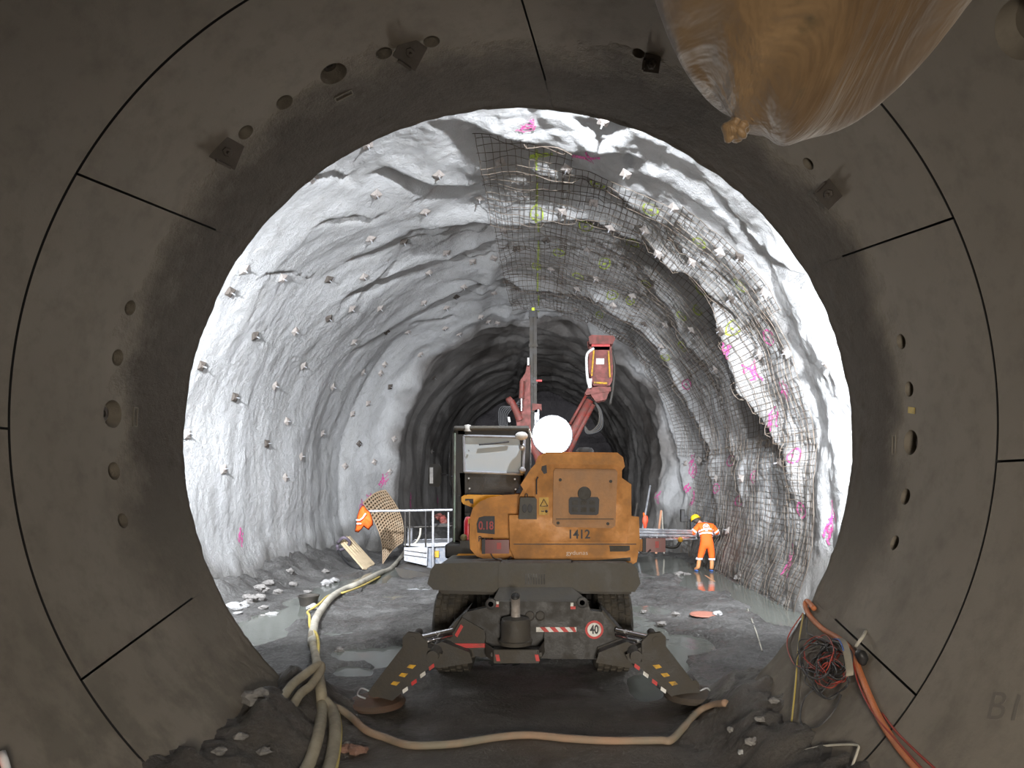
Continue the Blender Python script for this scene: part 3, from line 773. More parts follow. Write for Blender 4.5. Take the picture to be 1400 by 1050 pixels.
# exhaust and tow bracket
mf = MB().lathe(P(705, 880, 7.30), [(.18, 0), (.185, .04), (.165, .05), (.165, .24), (.15, .28), (.06, .30)], 32).build('silencer', M['grey_steel'], pl, sharp=40)
q = P(705, 850, 7.30); pts = [q, q+Vector((0, 0, .16)), q+Vector((0, -.03, .24)), q+Vector((0, -.09, .30))]
MB().tube(spline(pts, 5), .052, 18, cap=False).build('tailpipe', M['plate'], mf, smooth=True)
MB().tube(spline(pts, 5), .046, 18).build('tailpipe_bore', M['rubber'], mf, smooth=True)
br = MB()
A = [P(664, 878, 7.45), P(664, 896, 7.3), P(676, 906, 7.12), P(736, 906, 7.12), P(744, 893, 7.3), P(744, 878, 7.45)]
for i in range(5):
    a, b = A[i], A[i+1]; br.prism([a, b, b+Vector((0, 0, .13)), a+Vector((0, 0, .13))], (0, .03, 0))
br.pp(px_box(672, 740, 893, 897), 7.16, .32)
br.build('tow_bracket', M['grey_steel'], pl, bevel=.008)
for x in (677, 731):
    pb('tow_bracket_tape', [(x, 895), (x+5, 895), (x+7, 904), (x+2, 904)], 7.113, .005, M['redpaint'], pl, 0)
# stabiliser legs
def stab(sx, px):
    """sx mirrors: px(x) maps the left-hand pixel column"""
    rt = pl
    lg = MB().pp([(px(x), y) for x, y in ([(556, 880), (562, 876), (578, 884), (603, 896), (600, 902), (585, 912), (536, 956), (505, 948), (510, 940)])], 7.05, .22).build('stabiliser_leg', M['grey_steel'], ex, bevel=.015)
    for k in range(4):
        x, y = 571-k*11, 897+k*11.5
        pb('yellow_mark', [(px(x), y), (px(x+9), y+1), (px(x+4), y+6), (px(x-4), y+4)], 7.045, .004, M['stripe_yellow'], lg, 0)
        x, y = 590-k*12, 912+k*10.5
        pb('red_mark', [(px(x-4), y), (px(x+3), y-5), (px(x+4), y), (px(x-3), y+5)], 7.045, .004, M['redpaint' if k % 2 == 0 else 'white'], lg, 0)
    MB().pp([(px(x), y) for x, y in ([(585, 888), (604, 880), (640, 894), (643, 904), (600, 911), (588, 908)])], 7.22, .22).build('stabiliser_arm', M['grey_steel'], ex, bevel=.02)
    for yy_ in (6.99, 7.29): MB().pp([(px(x), y) for x, y in ([(552, 872), (558, 866), (572, 868), (582, 878), (582, 905), (572, 908), (552, 894)])], yy_, .05).build('knuckle', M['grey_steel'], ex, bevel=.012)
    MB().cyl(P(px(591), 898, 6.96), P(px(591), 898, 6.96)+Vector((0, .46, 0)), .062, 24).build('pivot_pin', M['grey_steel'], ex, sharp=30)
    MB().cyl(P(px(563), 876, 6.98), P(px(563), 876, 6.98)+Vector((0, .4, 0)), .045, 20).build('pivot_pin', M['grey_steel'], ex, sharp=30)
    c = MB().cyl(P(px(566), 874, 7.15), P(px(618), 862, 7.42), .034, 20).build('hydraulic_cylinder', M['chrome'], ex, sharp=30)
    MB().cyl(P(px(570), 881, 7.13), P(px(618), 869, 7.40), .018, 14).build('hydraulic_pipe', M['chrome'], c, smooth=True)
    f = P(px(512), 968, 7.1); zf = gz(f.x, f.y)
    ft = MB().lathe(Vector((f.x, f.y+.1, max(zf, .0)+.005)), [(.30, 0), (.31, .03), (.28, .06), (.10, .10), (.06, .17)], 30).build('foot_plate', worn('rusty_foot' if sx < 0 else 'muddy_foot', (.11, .055, .035) if sx < 0 else (.05, .042, .034), (.08, .06, .045), .7, .8), ex, sharp=30)
    MB().cyl(Vector((f.x, f.y-.02, zf+.17)), Vector((f.x, f.y+.24, zf+.17)), .05, 20).build('foot_pin', M['grey_steel'], ft, sharp=30)
    MB().tube(spline([P(px(505), 945, 7.1), P(px(494), 941, 7.1), P(px(489), 950, 7.1), P(px(500), 955, 7.1)], 4), .010, 6).build('carry_handle', M['galv'], ft, smooth=True)
stab(-1, lambda x: x)
stab(1, lambda x: 1461-x)
# ---- upper body
YU = 8.25
tub = MB().pp([(700, 708), (733, 708), (733, 744), (862, 744), (862, 709), (870, 710), (871, 745), (867, 766), (862, 769), (722, 771), (708, 765), (701, 748)], YU, .75).build('counterweight', M['yellow'], ex, bevel=.035, seg=3)
pb('seam', px_box(702, 870, 743.4, 744.6), YU-.002, .01, M['ink'], tub, 0)
text('fleet_number', '1412', P(791.5, 731, YU+.012), .155, M['ink'], tub, sx=.92, bold=.003)
sc_ = pb('scraped_patch', [(833, 746), (861, 746), (861, 752), (856, 754), (834, 754)], YU-.004, .004, M['grey_steel'], tub, 0)
text('scratched_writing', 'gydunas', P(789, 756, YU-.004), .075, M['whiteink'], tub, sx=1.15, bold=-.001)
wl = MB()
wl.pp([(720, 769), (760, 766.5), (820, 765.5), (850, 763), (862, 762), (862, 767), (820, 769), (722, 770.5)], YU-.003, .006)
wl.build('worn_edge', M['fender'], tub)
body = MB().pp([(735, 744), (735, 634), (738, 626), (748, 621), (843, 622), (849, 627), (851, 637), (847, 642), (847, 655), (860, 664), (860, 744)], YU+.02, 1.5).build('engine_cover', M['yellow'], ex, bevel=.03, seg=3)
top = MB().pp([(746, 621), (843, 622), (850, 628), (850, 638), (842, 634), (750, 633), (740, 636)], YU-.03, 1.2).build('cover_rim', M['yellow'], body, bevel=.015)
ap = pb('access_panel', [(760, 642), (841, 643), (843, 646), (840, 718), (836, 721), (761, 719), (757, 715), (758, 645)], YU-.02, .05, M['dusty'], body, .012)
for x, y in ((766, 656), (835, 658), (763, 715), (831, 716)):
    MB().lathe(P(x, y, YU-.022), [(.020, 0), (.018, -.008)], 16, (0, 1, 0)).build('panel_screw', M['grey_steel'], ap, sharp=30)
pb('panel_seam', px_box(760, 839, 709, 710), YU-.022, .004, M['grey_steel'], ap, 0)
MB().lathe(P(799, 674.5, YU-.02), [(.085, 0), (.08, -.02), (.03, -.025)], 28, (0, 1, 0)).build('lock', M['grey_steel'], ap, sharp=30)
gr_ = pb('grille', [(780, 680), (817, 680), (819, 683), (818, 702), (815, 704), (780, 703), (778, 700), (778, 683)], YU-.03, .03, M['ink'], ap, .004)
b_ = MB()
for k in range(3): b_.pp(px_box(782+k*12, 790+k*12, 684, 690), YU-.036, .01).pp(px_box(782+k*12, 790+k*12, 694, 700), YU-.036, .01)
b_.build('grille_bars', M['grey_steel'], gr_)
# raised shoulder to the left of the cover
sh = MB().pp([(735, 744), (735, 634), (745, 622), (729, 640), (713, 663), (716, 668), (709, 681), (709, 708), (701, 709), (701, 744)], YU+.06, 1.3).build('shoulder_cover', M['yellow'], ex, bevel=.015)
pb('shoulder_lip', [(745, 622), (749, 627), (722, 664), (718, 671), (713, 663), (727, 641)], YU+.0, .3, M['yellow'], sh, .01)
pb('grab_handle', [(743, 633), (746, 633), (747, 646), (744, 647), (741, 642)], YU-.02, .04, M['ink'], sh, .008)
MB().tube([P(735.5, 652, YU), P(733.5, 656, YU), P(733.5, 676, YU)], .009, 8).build('vertical_lettering', M['ink'], sh)
wd = pb('warning_label', px_box(737, 750, 680, 704), YU+.013, .004, M['sticker'], body, 0)
t_ = MB(); c_ = [P(743.5, 682.5, YU+.008), P(749, 692, YU+.008), P(738.5, 692, YU+.008)]
for i in range(3): t_.tube([c_[i], c_[(i+1) % 3]], .004, 4)
t_.tube([P(740, 699, YU+.008), P(744, 699, YU+.008)], .006, 4).ball(P(747, 699, YU+.008), .018, 8, 6)
t_.build('warning_symbol', M['ink'], wd)
# small dusty box with two oval holes
bx_ = MB().pp([(712, 681), (731, 681), (733, 683), (733, 709), (710, 709)], YU-.10, .22).build('lamp_box', M['fender'], ex, bevel=.008)
for x in (717, 724.5):
    o = MB().lathe(P(x, 695, YU-.102), [(.030, 0), (.026, -.002)], 20, (0, 1, 0)); c0 = P(x, 695, YU-.102)
    for v_ in o.v: v_.z = c0.z+(v_.z-c0.z)*1.75
    o.build('oval_hole', M['ink'], bx_)
MB().tube(spline([P(718, 681, YU), P(718.5, 676, YU), P(721, 676, YU), P(721.5, 681, YU)], 4), .006, 6).build('loop', M['grey_steel'], bx_)
# rounded tail of the superstructure on the left
g = MB(); prof = [(709, 682), (690, 683), (672, 686), (660, 691), (652, 698), (649, 708), (648, 735), (649, 748), (655, 755), (672, 761), (690, 762), (709, 762)]
tl = g.pp(prof, YU+.22, 1.1).build('side_tail', M['yellow'], ex, bevel=.06, seg=4)
wn = pb('tail_window', [(655, 708), (662, 706), (676, 706), (676, 730), (653, 728), (652, 716)], YU+.205, .03, M['ink'], tl, .004)
text('tail_digits', '0.18', P(664.5, 719, YU+.198), .15, M['redink'], wn, sx=.75, bold=.002)
text('tail_lettering', 'Pneus', P(664, 737, YU+.21), .095, M['ink'], tl, sx=.85, bold=.002)
# tail lights on their brackets
def tail_light(x0, x1, y0, y1, Y, cab):
    o = pb('tail_light', px_box(x0, x1, y0, y1), Y, .07, M['red_lens'], ex, .008)
    pb('lens_divider', px_box(x0+(x1-x0)*.55, x0+(x1-x0)*.72, y0+3, y1-5), Y-.004, .01, M['redink'], o, 0)
    pb('lamp_rim', px_box(x0-1, x0+3, y0-1, y1+1), Y-.006, .08, M['ink'], o, .003)
    return o
tail_light(660, 695, 739, 756, 8.2, 0); tail_light(880, 909, 737, 754, 8.35, 0)
pb('light_bracket', [(869, 738), (881, 738), (881, 752), (872, 754), (869, 750)], 8.38, .06, M['yellow'], ex, .006)
MB().tube(spline([P(871, 750, 8.3), P(876, 756, 8.3), P(884, 757, 8.3), P(890, 752, 8.3)], 5), .007, 6).build('light_cable', M['cable_black'], ex, smooth=True)
MB().tube(spline([P(908, 746, 8.4), P(916, 748, 8.4), P(925, 747, 8.4), P(930, 740, 8.4)], 5), .022, 10).build('rubber_arm', M['rubber'], ex, smooth=True)
MB().ball(P(930, 738, 8.4), .035, 14, 9).build('rubber_knob', M['stripe_yellow'], ex, smooth=True)
MB().tube(spline([P(671, 756, 8.3), P(675, 763, 8.3), P(688, 767, 8.3), P(700, 762, 8.3)], 5), .008, 6).build('light_cable', M['cable_black'], ex, smooth=True)
# hood stub and roof exhaust
MB().lathe(P(800, 624, 8.6), [(.12, 0), (.12, .07), (.09, .11), (.02, .12)], 24).build('filler_cap', M['black'], ex, sharp=40)
# side beam and platform under the cab
pb('side_beam', [(632, 680), (635, 678), (712, 679), (712, 690), (676, 690), (655, 696), (634, 688), (632, 685)], 8.95, .3, M['yellow_clean'], ex, .012)
pb('beam_hook', [(636, 682), (647, 682), (647, 689), (643, 688), (641, 684), (636, 685)], 8.93, .05, M['ink'], ex, 0)
MB().bx(-1.42, .9, 9.0, 11.6, 1.42, 1.62).build('turntable_deck', M['black'], ex, bevel=.03)
pb('wheel_arch_cap', [(615, 771), (628, 760), (690, 760), (690, 771)], 8.9, .9, M['yellow_clean'], ex, .03)
# cab
YC = 9.35
cab = MB()
cab.pp([(620, 592), (625, 587), (634, 587), (634, 745), (620, 745)], YC, .10)
cab.pp([(715, 592), (722, 592), (722, 690), (712, 690)], YC, .10)
cab.pp([(622, 586), (720, 590), (721, 597), (622, 592)], YC, .10)
cab.pp([(630, 648), (716, 650), (700, 679), (632, 679)], YC, .12)
cab.pp([(632, 679), (660, 690), (650, 745), (632, 745)], YC, .10)
c0 = P(620, 587, YC); c1 = P(722, 745, YC)
cab.bx(c0.x, c0.x+.10, YC+1.5, YC+1.6, c1.z, c0.z); cab.bx(c1.x-.1, c1.x, YC+1.5, YC+1.6, c1.z, c0.z)
cab.bx(c0.x, c0.x+.08, YC, YC+1.6, c1.z, c1.z+.9); cab.bx(c0.x, c0.x+.08, YC, YC+1.6, c0.z-.12, c0.z); cab.bx(c1.x-.08, c1.x, YC, YC+1.6, c1.z, c1.z+.7)
cab.bx(c0.x, c1.x, YC, YC+1.6, c1.z, c1.z+.08)
cab.bx(c0.x, c1.x, YC+1.5, YC+1.6, c1.z, c1.z+.55)
cb_ = cab.build('cab_frame', M['black'], ex, bevel=.015)
MB().bx(c0.x, c1.x+.02, YC-.03, YC+1.65, c0.z-.02, c0.z+.05).build('cab_roof', M['fender'], ex, bevel=.03)
MB().pp([(634, 596), (717, 598), (715, 648), (635, 645)], YC+.02, .008).build('rear_window', M['lit_glass'], ex)
MB().bx(c0.x+.1, c1.x-.1, YC+1.53, YC+1.54, c1.z+.55, c0.z-.1).build('windscreen', glass('screen_glass', (.85, .93, .95), .25), ex)
ww = MB()
for A_, B_ in (((634, 596), (717, 598)), ((717, 598), (715, 648)), ((715, 648), (635, 645)), ((635, 645), (634, 596))): ww.tube([P(*A_, YC), P(*B_, YC)], .02, 8)
ww.build('window_seal', worn('pale_seal', (.35, .37, .42), (.2, .2, .2), .4, .4), ex)
st_ = MB().pp([(655, 650), (653, 630), (657, 620), (664, 617), (674, 618), (680, 628), (682, 650)], YC+.6, .14).build('operator_seat', M['black'], ex, bevel=.04)
MB().tube([P(655, 608, YC-.01), P(680, 606, YC-.01), P(696, 604, YC-.01)], .012, 6).build('wiper', M['ink'], ex)
for x, y in ((641, 616), (641, 654), (704, 655), (642, 668), (705, 669)):
    MB().lathe(P(x, y, YC-.002), [(.014, 0), (.011, -.012)], 12, (0, 1, 0)).build('cab_bolt', M['galv'], cb_, sharp=30)
for x, y in ((714, 611), (714, 643)):
    MB().ball(P(x, y, YC-.03), (.05, .03, .05), 12, 8).build('hinge', M['galv'], cb_, smooth=True)
wl_ = MB().lathe(P(639.5, 590, YC+.02), [(.055, 0), (.06, .05), (.045, .09), (.01, .1)], 24).build('roof_lamp', M['white'], ex, sharp=40)
bk = MB().ball(P(713, 596, YC-.15), (.09, .07, .06), 20, 12).build('roof_beacon', M['white'], ex, smooth=True)
MB().cyl(P(713, 603, YC-.1), P(713, 610, YC), .02, 10).build('beacon_stem', M['ink'], bk)
# mirror on the left
mr = MB().pp([(587, 638), (589, 636), (599, 636), (601, 639), (601, 660), (598, 664), (589, 664), (587, 661)], 9.6, .07).build('mirror', M['rubber'], ex, bevel=.015)
pb('mirror_glass', px_box(587.5, 592, 639, 661), 9.59, .01, M['galv'], mr, 0)
MB().tube([P(600, 648, 9.63), P(610, 649, 9.6), P(619, 652, 9.5)], .012, 8).build('mirror_arm', M['ink'], mr)
MB().tube([P(616, 603, 9.4), P(614.5, 650, 9.4), P(617, 665, 9.4)], .014, 8).build('grab_rail', M['ink'], ex)
MB().tube([P(622, 592, 9.3), P(621, 745, 9.3)], .012, 8).build('cab_edge_rail', worn('pale_green_rail', (.25, .33, .28), (.15, .15, .13), .4, .4), ex)
# fire extinguisher on the machine's step: its own thing
fe = empty('fire_extinguisher', P(640, 742, 8.7)); tag(fe, 'red fire extinguisher with a yellow tag standing below the excavator cab', 'fire extinguisher')
MB().lathe(P(640, 740, 8.7), [(.05, 0), (.055, .02), (.055, .26), (.04, .31), (.02, .33)], 24).build('cylinder', worn('extinguisher_red', (.55, .03, .05), (.5, .4, .4), .3, .3), fe, sharp=60)
MB().lathe(P(640, 709, 8.7), [(.022, 0), (.025, .03), (.015, .06)], 14).bx(P(640, 707, 8.7).x-.04, P(640, 707, 8.7).x+.03, 8.68, 8.72, P(640, 704, 8.7).z, P(640, 704, 8.7).z+.02).build('valve', M['black'], fe)
MB().pp(px_box(640, 645, 709, 716), 8.64, .01).build('yellow_tag', M['sticker'], fe)
sp_ = MB().pp([(630, 740), (660, 741), (660, 749), (630, 748)], 8.5, .5).build('step', M['black'], ex, bevel=.01)
MB().ball(P(634, 735, 8.55), (.045, .04, .045), 14, 8).build('step_knob', worn('olive_knob', (.13, .11, .04), (.1, .09, .06), .4, .6), sp_, smooth=True)
MB().ball(P(647, 735, 8.55), (.045, .04, .045), 14, 8).build('step_knob', M['black'], sp_, smooth=True)
# boom and dipper folded ahead of the machine, behind the cover
bm = MB(); bm.prism([(.15, 10.6, 1.6), (.15, 12.2, 2.45), (.15, 13.9, 2.35), (.15, 13.9, 2.1), (.15, 12.3, 2.1), (.15, 10.7, 1.2)], (.28, 0, 0)).build('boom', M['yellow'], ex, bevel=.02)
# round floodlight on a stand ahead of the excavator
fl_ = empty('round_floodlight', P(755, 595, 13.4)-Vector((0, 0, 3.4))); tag(fl_, 'glaring round floodlight on a slim pole just above the excavator', 'floodlight')
c = P(755, 595, 13.4)
MB().lathe(c+Vector((0, .02, 0)), [(.40, 0), (.42, .05), (.36, .16), (.1, .2)], 40, (0, 1, 0)).build('housing', M['galv'], fl_, sharp=40)
MB().lathe(c, [(.385, .012), (.385, 0), (.34, -.03), (.2, -.05)], 40, (0, 1, 0)).build('lens', emit('lamp_glow', (1, .97, .9), 90), fl_, smooth=True)
MB().cyl(c+Vector((0, .2, -.1)), Vector((c.x, c.y+.2, 0)), .035, 14).build('pole', M['galv'], fl_, sharp=30)
for a in range(3):
    d = Vector((math.cos(a*2.1+.5), math.sin(a*2.1+.5), 0))
    MB().cyl(Vector((c.x, c.y+.2, .9)), Vector((c.x, c.y+.2, 0))+d*.6, .02, 8).build('tripod_leg', M['galv'], fl_)
# ---------------------------------------------------------------- rock bolts: domed plate, nut and bolt stub; +Z points off the rock
def gground(px, py, r=0.0):
    """where the pixel's ray meets the ground raised by r"""
    d = ray(px, py); Y = 2.2
    while Y < 40:
        if CZ+d.z*Y <= gz(d.x*Y, Y)+r: break
        Y += .02
    return Vector((d.x*Y, Y, CZ+d.z*Y))
def bolt_proto(name, s, mat):
    e = empty(name, (0, 0, 0))
    g = MB(); h = s/2
    g.add([(-h, -h, 0), (h, -h, .01), (h, h, 0), (-h, h, .012), (-h*.45, -h*.45, .03), (h*.45, -h*.45, .035), (h*.45, h*.45, .03), (-h*.45, h*.45, .035)],
          [(0, 1, 5, 4), (1, 2, 6, 5), (2, 3, 7, 6), (3, 0, 4, 7), (4, 5, 6, 7), (0, 3, 2, 1)])
    g.build('plate', mat, e)
    MB().lathe((0, 0, .03), [(.032, 0), (.032, .03), (.02, .035)], 6).build('nut', mat, e)
    MB().cyl((0, 0, .0), (.01, .005, .14), .013, 8).build('bolt', M['galv'], e, sharp=30)
    return e
def place_copy(src, p, n, rot):
    r = src.copy(); C.objects.link(r)
    for ch in src.children:
        c = ch.copy(); C.objects.link(c); c.parent = r
    z = n.normalized(); x = z.cross(Vector((0, 1, 0))).normalized(); y = z.cross(x)
    m = Matrix((x, y, z)).transposed() @ Matrix.Rotation(rot, 3, 'Z')
    r.rotation_euler = m.to_euler(); r.location = p; return r
pa = bolt_proto('rock_bolt', .19, M['plate']); pb_ = bolt_proto('rock_bolt', .19, M['plate_dark'])
BL = []
for k, (ox, oy, sc, L) in enumerate([
    (250, 150, 2.9167, [(185, 725), (770, 335), (1183, 350), (965, 405), (748, 512), (880, 523), (1050, 568), (1155, 605), (980, 648), (720, 665), (580, 675), (672, 793), (785, 790), (960, 768), (445, 882), (812, 885), (895, 885), (680, 925), (1045, 870), (478, 1020), (1330, 555), (1280, 480), (1285, 685), (1240, 730), (1120, 705), (1090, 745), (1050, 788), (1187, 825), (1218, 843), (1255, 848), (70, 1020), (1265, 205), (1018, 257), (1100, 893), (945, 975), (580, 830), (1240, 590), (735, 135), (515, 268), (395, 670), (285, 900), (240, 635)]),
    (250, 470, 3.5, [(437, 200), (715, 205), (495, 370), (398, 478), (15, 430), (665, 428), (563, 540), (487, 640), (842, 478), (915, 565), (965, 98), (1135, 50), (885, 285), (990, 205), (775, 585), (990, 612), (860, 135), (945, 140), (245, 255), (190, 600), (810, 335), (1010, 455), (1190, 515), (1200, 160)]),
    (700, 150, 2.9167, [(225, 205), (470, 222), (340, 328), (208, 380), (145, 460), (400, 450), (550, 447), (318, 513), (660, 370), (485, 575), (595, 558), (350, 635), (265, 700), (162, 600), (232, 727), (855, 545), (365, 45), (120, 670), (1035, 715), (895, 740), (500, 712), (640, 830), (755, 850), (610, 930), (850, 870), (1120, 960), (1010, 965), (855, 1015), (600, 1018), (540, 840), (415, 762), (255, 795), (20, 555), (735, 590), (940, 560), (1290, 1000)]),
    (860, 620, 4.375, [(477, 40), (548, 150), (697, 150), (935, 55), (340, 60), (620, 470)])]):
    BL += [(ox+x/sc, oy+y/sc) for x, y in L]
SPECIAL = {(653.4, 270.0): 'dark square bolt plate with a pink smear below the crown, on bare shotcrete', (580.6, 288.9): 'pale tilted bolt plate with pink paint on the left side of the vault',
           (506.4, 325.5): 'grey bolt plate beside a short shadowed ledge in the left vault', (610.0, 344.7): 'dark bolt plate alone on smooth shotcrete left of the yellow line',
           (313.4, 398.6): 'bolt plate nearest the mouth on the left wall, pink paint under it', (825.1, 165.4): 'bolt plate at the top edge of the opening, right of the crown'}
zone_n = {}
for i, (px, py) in enumerate(BL):
    ph, Y, p = unproj(px, py, cav)
    if px >= 745 and 205 < py and Y < 23: p = cav_p(ph, Y, .02); p = Vector((0, 0, 0))+p; off = .06
    else: off = 0
    n = cav_n(ph, Y); n = (n-Vector((0, .25, 0))).normalized()
    if off:
        r = mesh_r(ph, Y)-.05; cx, cz = cav_c(Y); p = Vector((cx+r*math.cos(ph), Y, cz+r*math.sin(ph)))
    o = place_copy(pa if i % 5 else pb_, p+n*.02, n, (i*1.7) % 1.5)
    lab = None
    for (a, b), t_ in SPECIAL.items():
        if abs(a-px) < 3 and abs(b-py) < 3: lab = t_
    if lab: tag(o, lab, 'rock bolt'); o['group'] = 'rock bolts pinning the vault'; continue
    if px < 735:
        z_ = 'high on the bare left vault, above cab height' if py < 400 else ('on the bare left wall near the tube mouth' if Y < 17 else 'on the bare left wall further back')
    else: z_ = 'holding the wire mesh near the crown' if py < 330 else ('holding the wire mesh on the right haunch' if py < 500 else 'holding the wire mesh low on the right wall')
    if Y > 25: z_ = 'in the dark heading beyond the drill rig'
    tag(o, 'small square rock bolt plate '+z_, 'rock bolt', 'rock bolt plates '+z_)
for e in (pa, pb_):
    for ch in list(e.children): bpy.data.objects.remove(ch)
    bpy.data.objects.remove(e)

# ---------------------------------------------------------------- drill rig with two booms
YR = 22.6
dr = empty('drill_rig', (.1, 22.5, 0)); tag(dr, 'red two-boom drill rig, one mast drilling straight up at the crown', 'drill rig')
MB().bx(-1.0, 1.1, 21.0, 25.0, .7, 1.9).build('chassis', M['red'], dr, bevel=.06)
for x in (-1.1, 1.2):
    for y in (21.6, 24.2): MB().lathe((x-.18, y, .55), [(.3, 0), (.55, .02), (.58, .1), (.58, .26), (.55, .34), (.3, .36)], 30, (1, 0, 0)).build('wheel', M['tyre'], dr, sharp=40)
q = lambda x, y, Y=YR: P(x, y, Y)
ms = MB().pp(px_box(724.5, 728, 431, 605), YR, .16).pp(px_box(730, 733.5, 431, 605), YR, .16).pp(px_box(727, 731, 431, 605), YR+.05, .06).build('mast', M['grey_steel'], dr, bevel=.01)
MB().pp([(724, 424), (734, 424), (735, 433), (723, 433)], YR-.03, .24).build('mast_head', M['black'], ms, bevel=.01)
MB().cyl(q(729, 425), q(729, 421), .06, 12).build('drill_collar', worn('yellow_collar', (.6, .7, .06), (.3, .3, .1), .2), ms)
for y in (470, 520, 560): MB().pp(px_box(723, 735, y, y+4), YR-.03, .24).build('mast_clamp', M['grey_steel'], ms)
MB().pp([(721, 500), (724, 500), (725, 590), (716, 592), (711, 522), (719, 510)], YR-.1, .3).build('feed_arm', M['red'], dr, bevel=.02)
MB().cyl(q(714, 521, YR-.2), q(713, 545, YR-.2), .09, 18).build('feed_cylinder', M['red'], dr, sharp=40)
MB().cyl(q(713, 545, YR-.2), q(713, 562, YR-.2), .045, 14).build('feed_rod', M['chrome'], dr, sharp=40)
MB().pp([(721, 489), (723.5, 489), (723.5, 501), (721, 501)], YR-.1, .1).build('pointer', M['white'], dr)
MB().tube([q(699, 548), q(706, 562), q(712, 575)], .12, 12, rs=[.11, .13, .15]).build('swivel', M['red'], dr, sharp=50)
MB().lathe(q(697, 548), [(.10, -.1), (.13, -.08), (.13, .08), (.10, .1)], 20, (1, .3, .6)).build('swivel_cap', M['red'], dr, sharp=40)
MB().pp([(706, 565), (722, 562), (722, 590), (708, 585)], YR-.05, .3).build('knuckle_block', M['red'], dr, bevel=.03)
MB().pp([(733, 519), (741, 519), (741, 521.5), (733, 521.5)], YR-.05, .2).build('side_bracket', M['redpaint'], dr)
MB().pp([(728, 552), (740, 553), (740, 560), (736, 559), (728, 561)], YR-.08, .25).build('side_bracket', M['red'], dr, bevel=.01)
MB().pp(px_box(731, 737, 560, 600), YR-.03, .1).build('hose_guide', M['galv'], dr)
MB().tube([q(714, 588), q(735, 620), Vector((.1, 22.2, 1.9))], .17, 12).build('boom', M['red'], dr, smooth=True)
for k in range(6):
    a = 682+k*2.2
    MB().tube(spline([q(712+k, 560-k*4), q(a+4, 556+k*1.2), q(a, 572), q(a+4, 588+k*.8), q(a+18, 590), q(716, 612)], 5), .035, 6).build('hydraulic_hose', M['rubber'], dr, smooth=True)
MB().pp([(694, 570), (697, 570), (698, 577), (695, 577)], YR-.3, .05).build('white_tag', M['white'], dr)
# right boom: feed seen from below, carried on two red arms
bk = MB().pp([(807, 475), (835, 475), (837, 500), (836, 520), (833, 526), (812, 526), (806, 505)], YR-.5, .6).build('feed_carriage', M['red'], dr, bevel=.03)
MB().pp([(806, 461), (809, 459), (838, 460), (840, 463), (837, 469), (807, 469)], YR-.6, .8).build('feed_head', M['red'], dr, bevel=.03)
MB().pp([(809, 469), (834, 469), (833, 478), (810, 478)], YR-.5, .5).build('neck', M['redpaint'], bk, bevel=.01)
MB().pp([(814, 484), (829, 484), (830, 516), (812, 516)], YR-.53, .05).build('cover_plate', M['red'], bk, bevel=.005)
MB().pp(px_box(815, 826, 490, 498), YR-.56, .03).build('pale_plate', M['white'], bk)
for a, b in (((812, 479), (809, 514)), ((832, 480), (834, 516))): MB().cyl(P(*a, YR-.58), P(*b, YR-.58), .03, 8).build('yellow_rail', M['stripe_yellow'], bk)
MB().cyl(P(812, 523, YR-.58), P(830, 524, YR-.58), .035, 8).build('yellow_rail', M['stripe_yellow'], bk)
MB().tube(spline([P(812, 476, YR-.5), P(803, 484, YR-.5), P(802, 500, YR-.5), P(804, 522, YR-.5), P(808, 530, YR-.5)], 5), .05, 8).build('side_hose', M['white'], bk, smooth=True)
MB().pp([(803, 518), (809, 518), (808, 532), (805, 530)], YR-.6, .2).build('pale_guard', M['white'], bk, bevel=.01)
MB().tube(spline([P(835, 478, YR-.4), P(840, 500, YR-.4), P(838, 530, YR-.4), P(834, 553, YR-.4)], 5), .05, 8).build('side_hose', M['grey_steel'], bk, smooth=True)
MB().pp([(801, 537), (804, 532), (820, 529), (834, 530), (834, 534), (818, 536), (802, 539)], YR-.6, .5).build('cradle', M['red'], dr, bevel=.03)
MB().pp([(808, 538), (832, 534), (828, 545), (815, 548)], YR-.55, .4).build('cradle_web', M['red'], dr, bevel=.03)
MB().tube([P(806, 547, YR-.3), P(786, 585, YR-.3), P(765, 625, YR-.3)], .15, 12).build('boom', M['red'], dr, smooth=True)
MB().tube([P(801, 541, YR-.5), P(779, 580, YR-.5)], .05, 8).build('boom_rod', M['red'], dr, smooth=True)
MB().tube([P(811, 553, YR-.3), P(795, 583, YR-.3), P(775, 625, YR-.3)], .09, 10).build('boom_arm', M['red'], dr, smooth=True)
for k in range(4):
    MB().tube(spline([P(810, 545, YR-.2), P(819+k, 562, YR-.2), P(818+k*1.5, 580+k*2, YR-.2), P(806-k, 590+k, YR-.2), P(798, 580, YR-.2)], 5), .035, 6).build('hydraulic_hose', M['rubber' if k % 2 else 'grey_steel'], dr, smooth=True)

# ---------------------------------------------------------------- trolley with a railing left of the excavator
YP = 18.2
wp = empty('work_trolley', (P(585, 770, YP).x, YP+.6, 0)); tag(wp, 'dusty steel trolley with a tall tubular railing between mesh stack and excavator', 'trolley')
tr = MB().pp([(553, 746), (584, 749), (583, 773), (553, 766)], YP, .08).build('side_panel', M['galv'], wp, bevel=.01)
for y in (752, 758): MB().pp([(553, y), (583, y+4), (583, y+5), (553, y+1)], YP-.02, .03).build('panel_rib', M['grey_steel'], tr)
MB().pp([(584, 748), (622, 744), (622, 775), (584, 779)], YP+.1, .5).build('tool_locker', worn('blue_grey_locker', (.16, .19, .25), (.38, .38, .38), .6, .5, scale=9), wp, bevel=.01)
MB().pp([(553, 744), (618, 742), (620, 746), (553, 748)], YP, 1.4).build('deck', M['galv'], wp, bevel=.01)
MB().pp(px_box(594, 600, 753, 762), YP+.05, .04).build('yellow_plate', M['stripe_yellow'], wp)
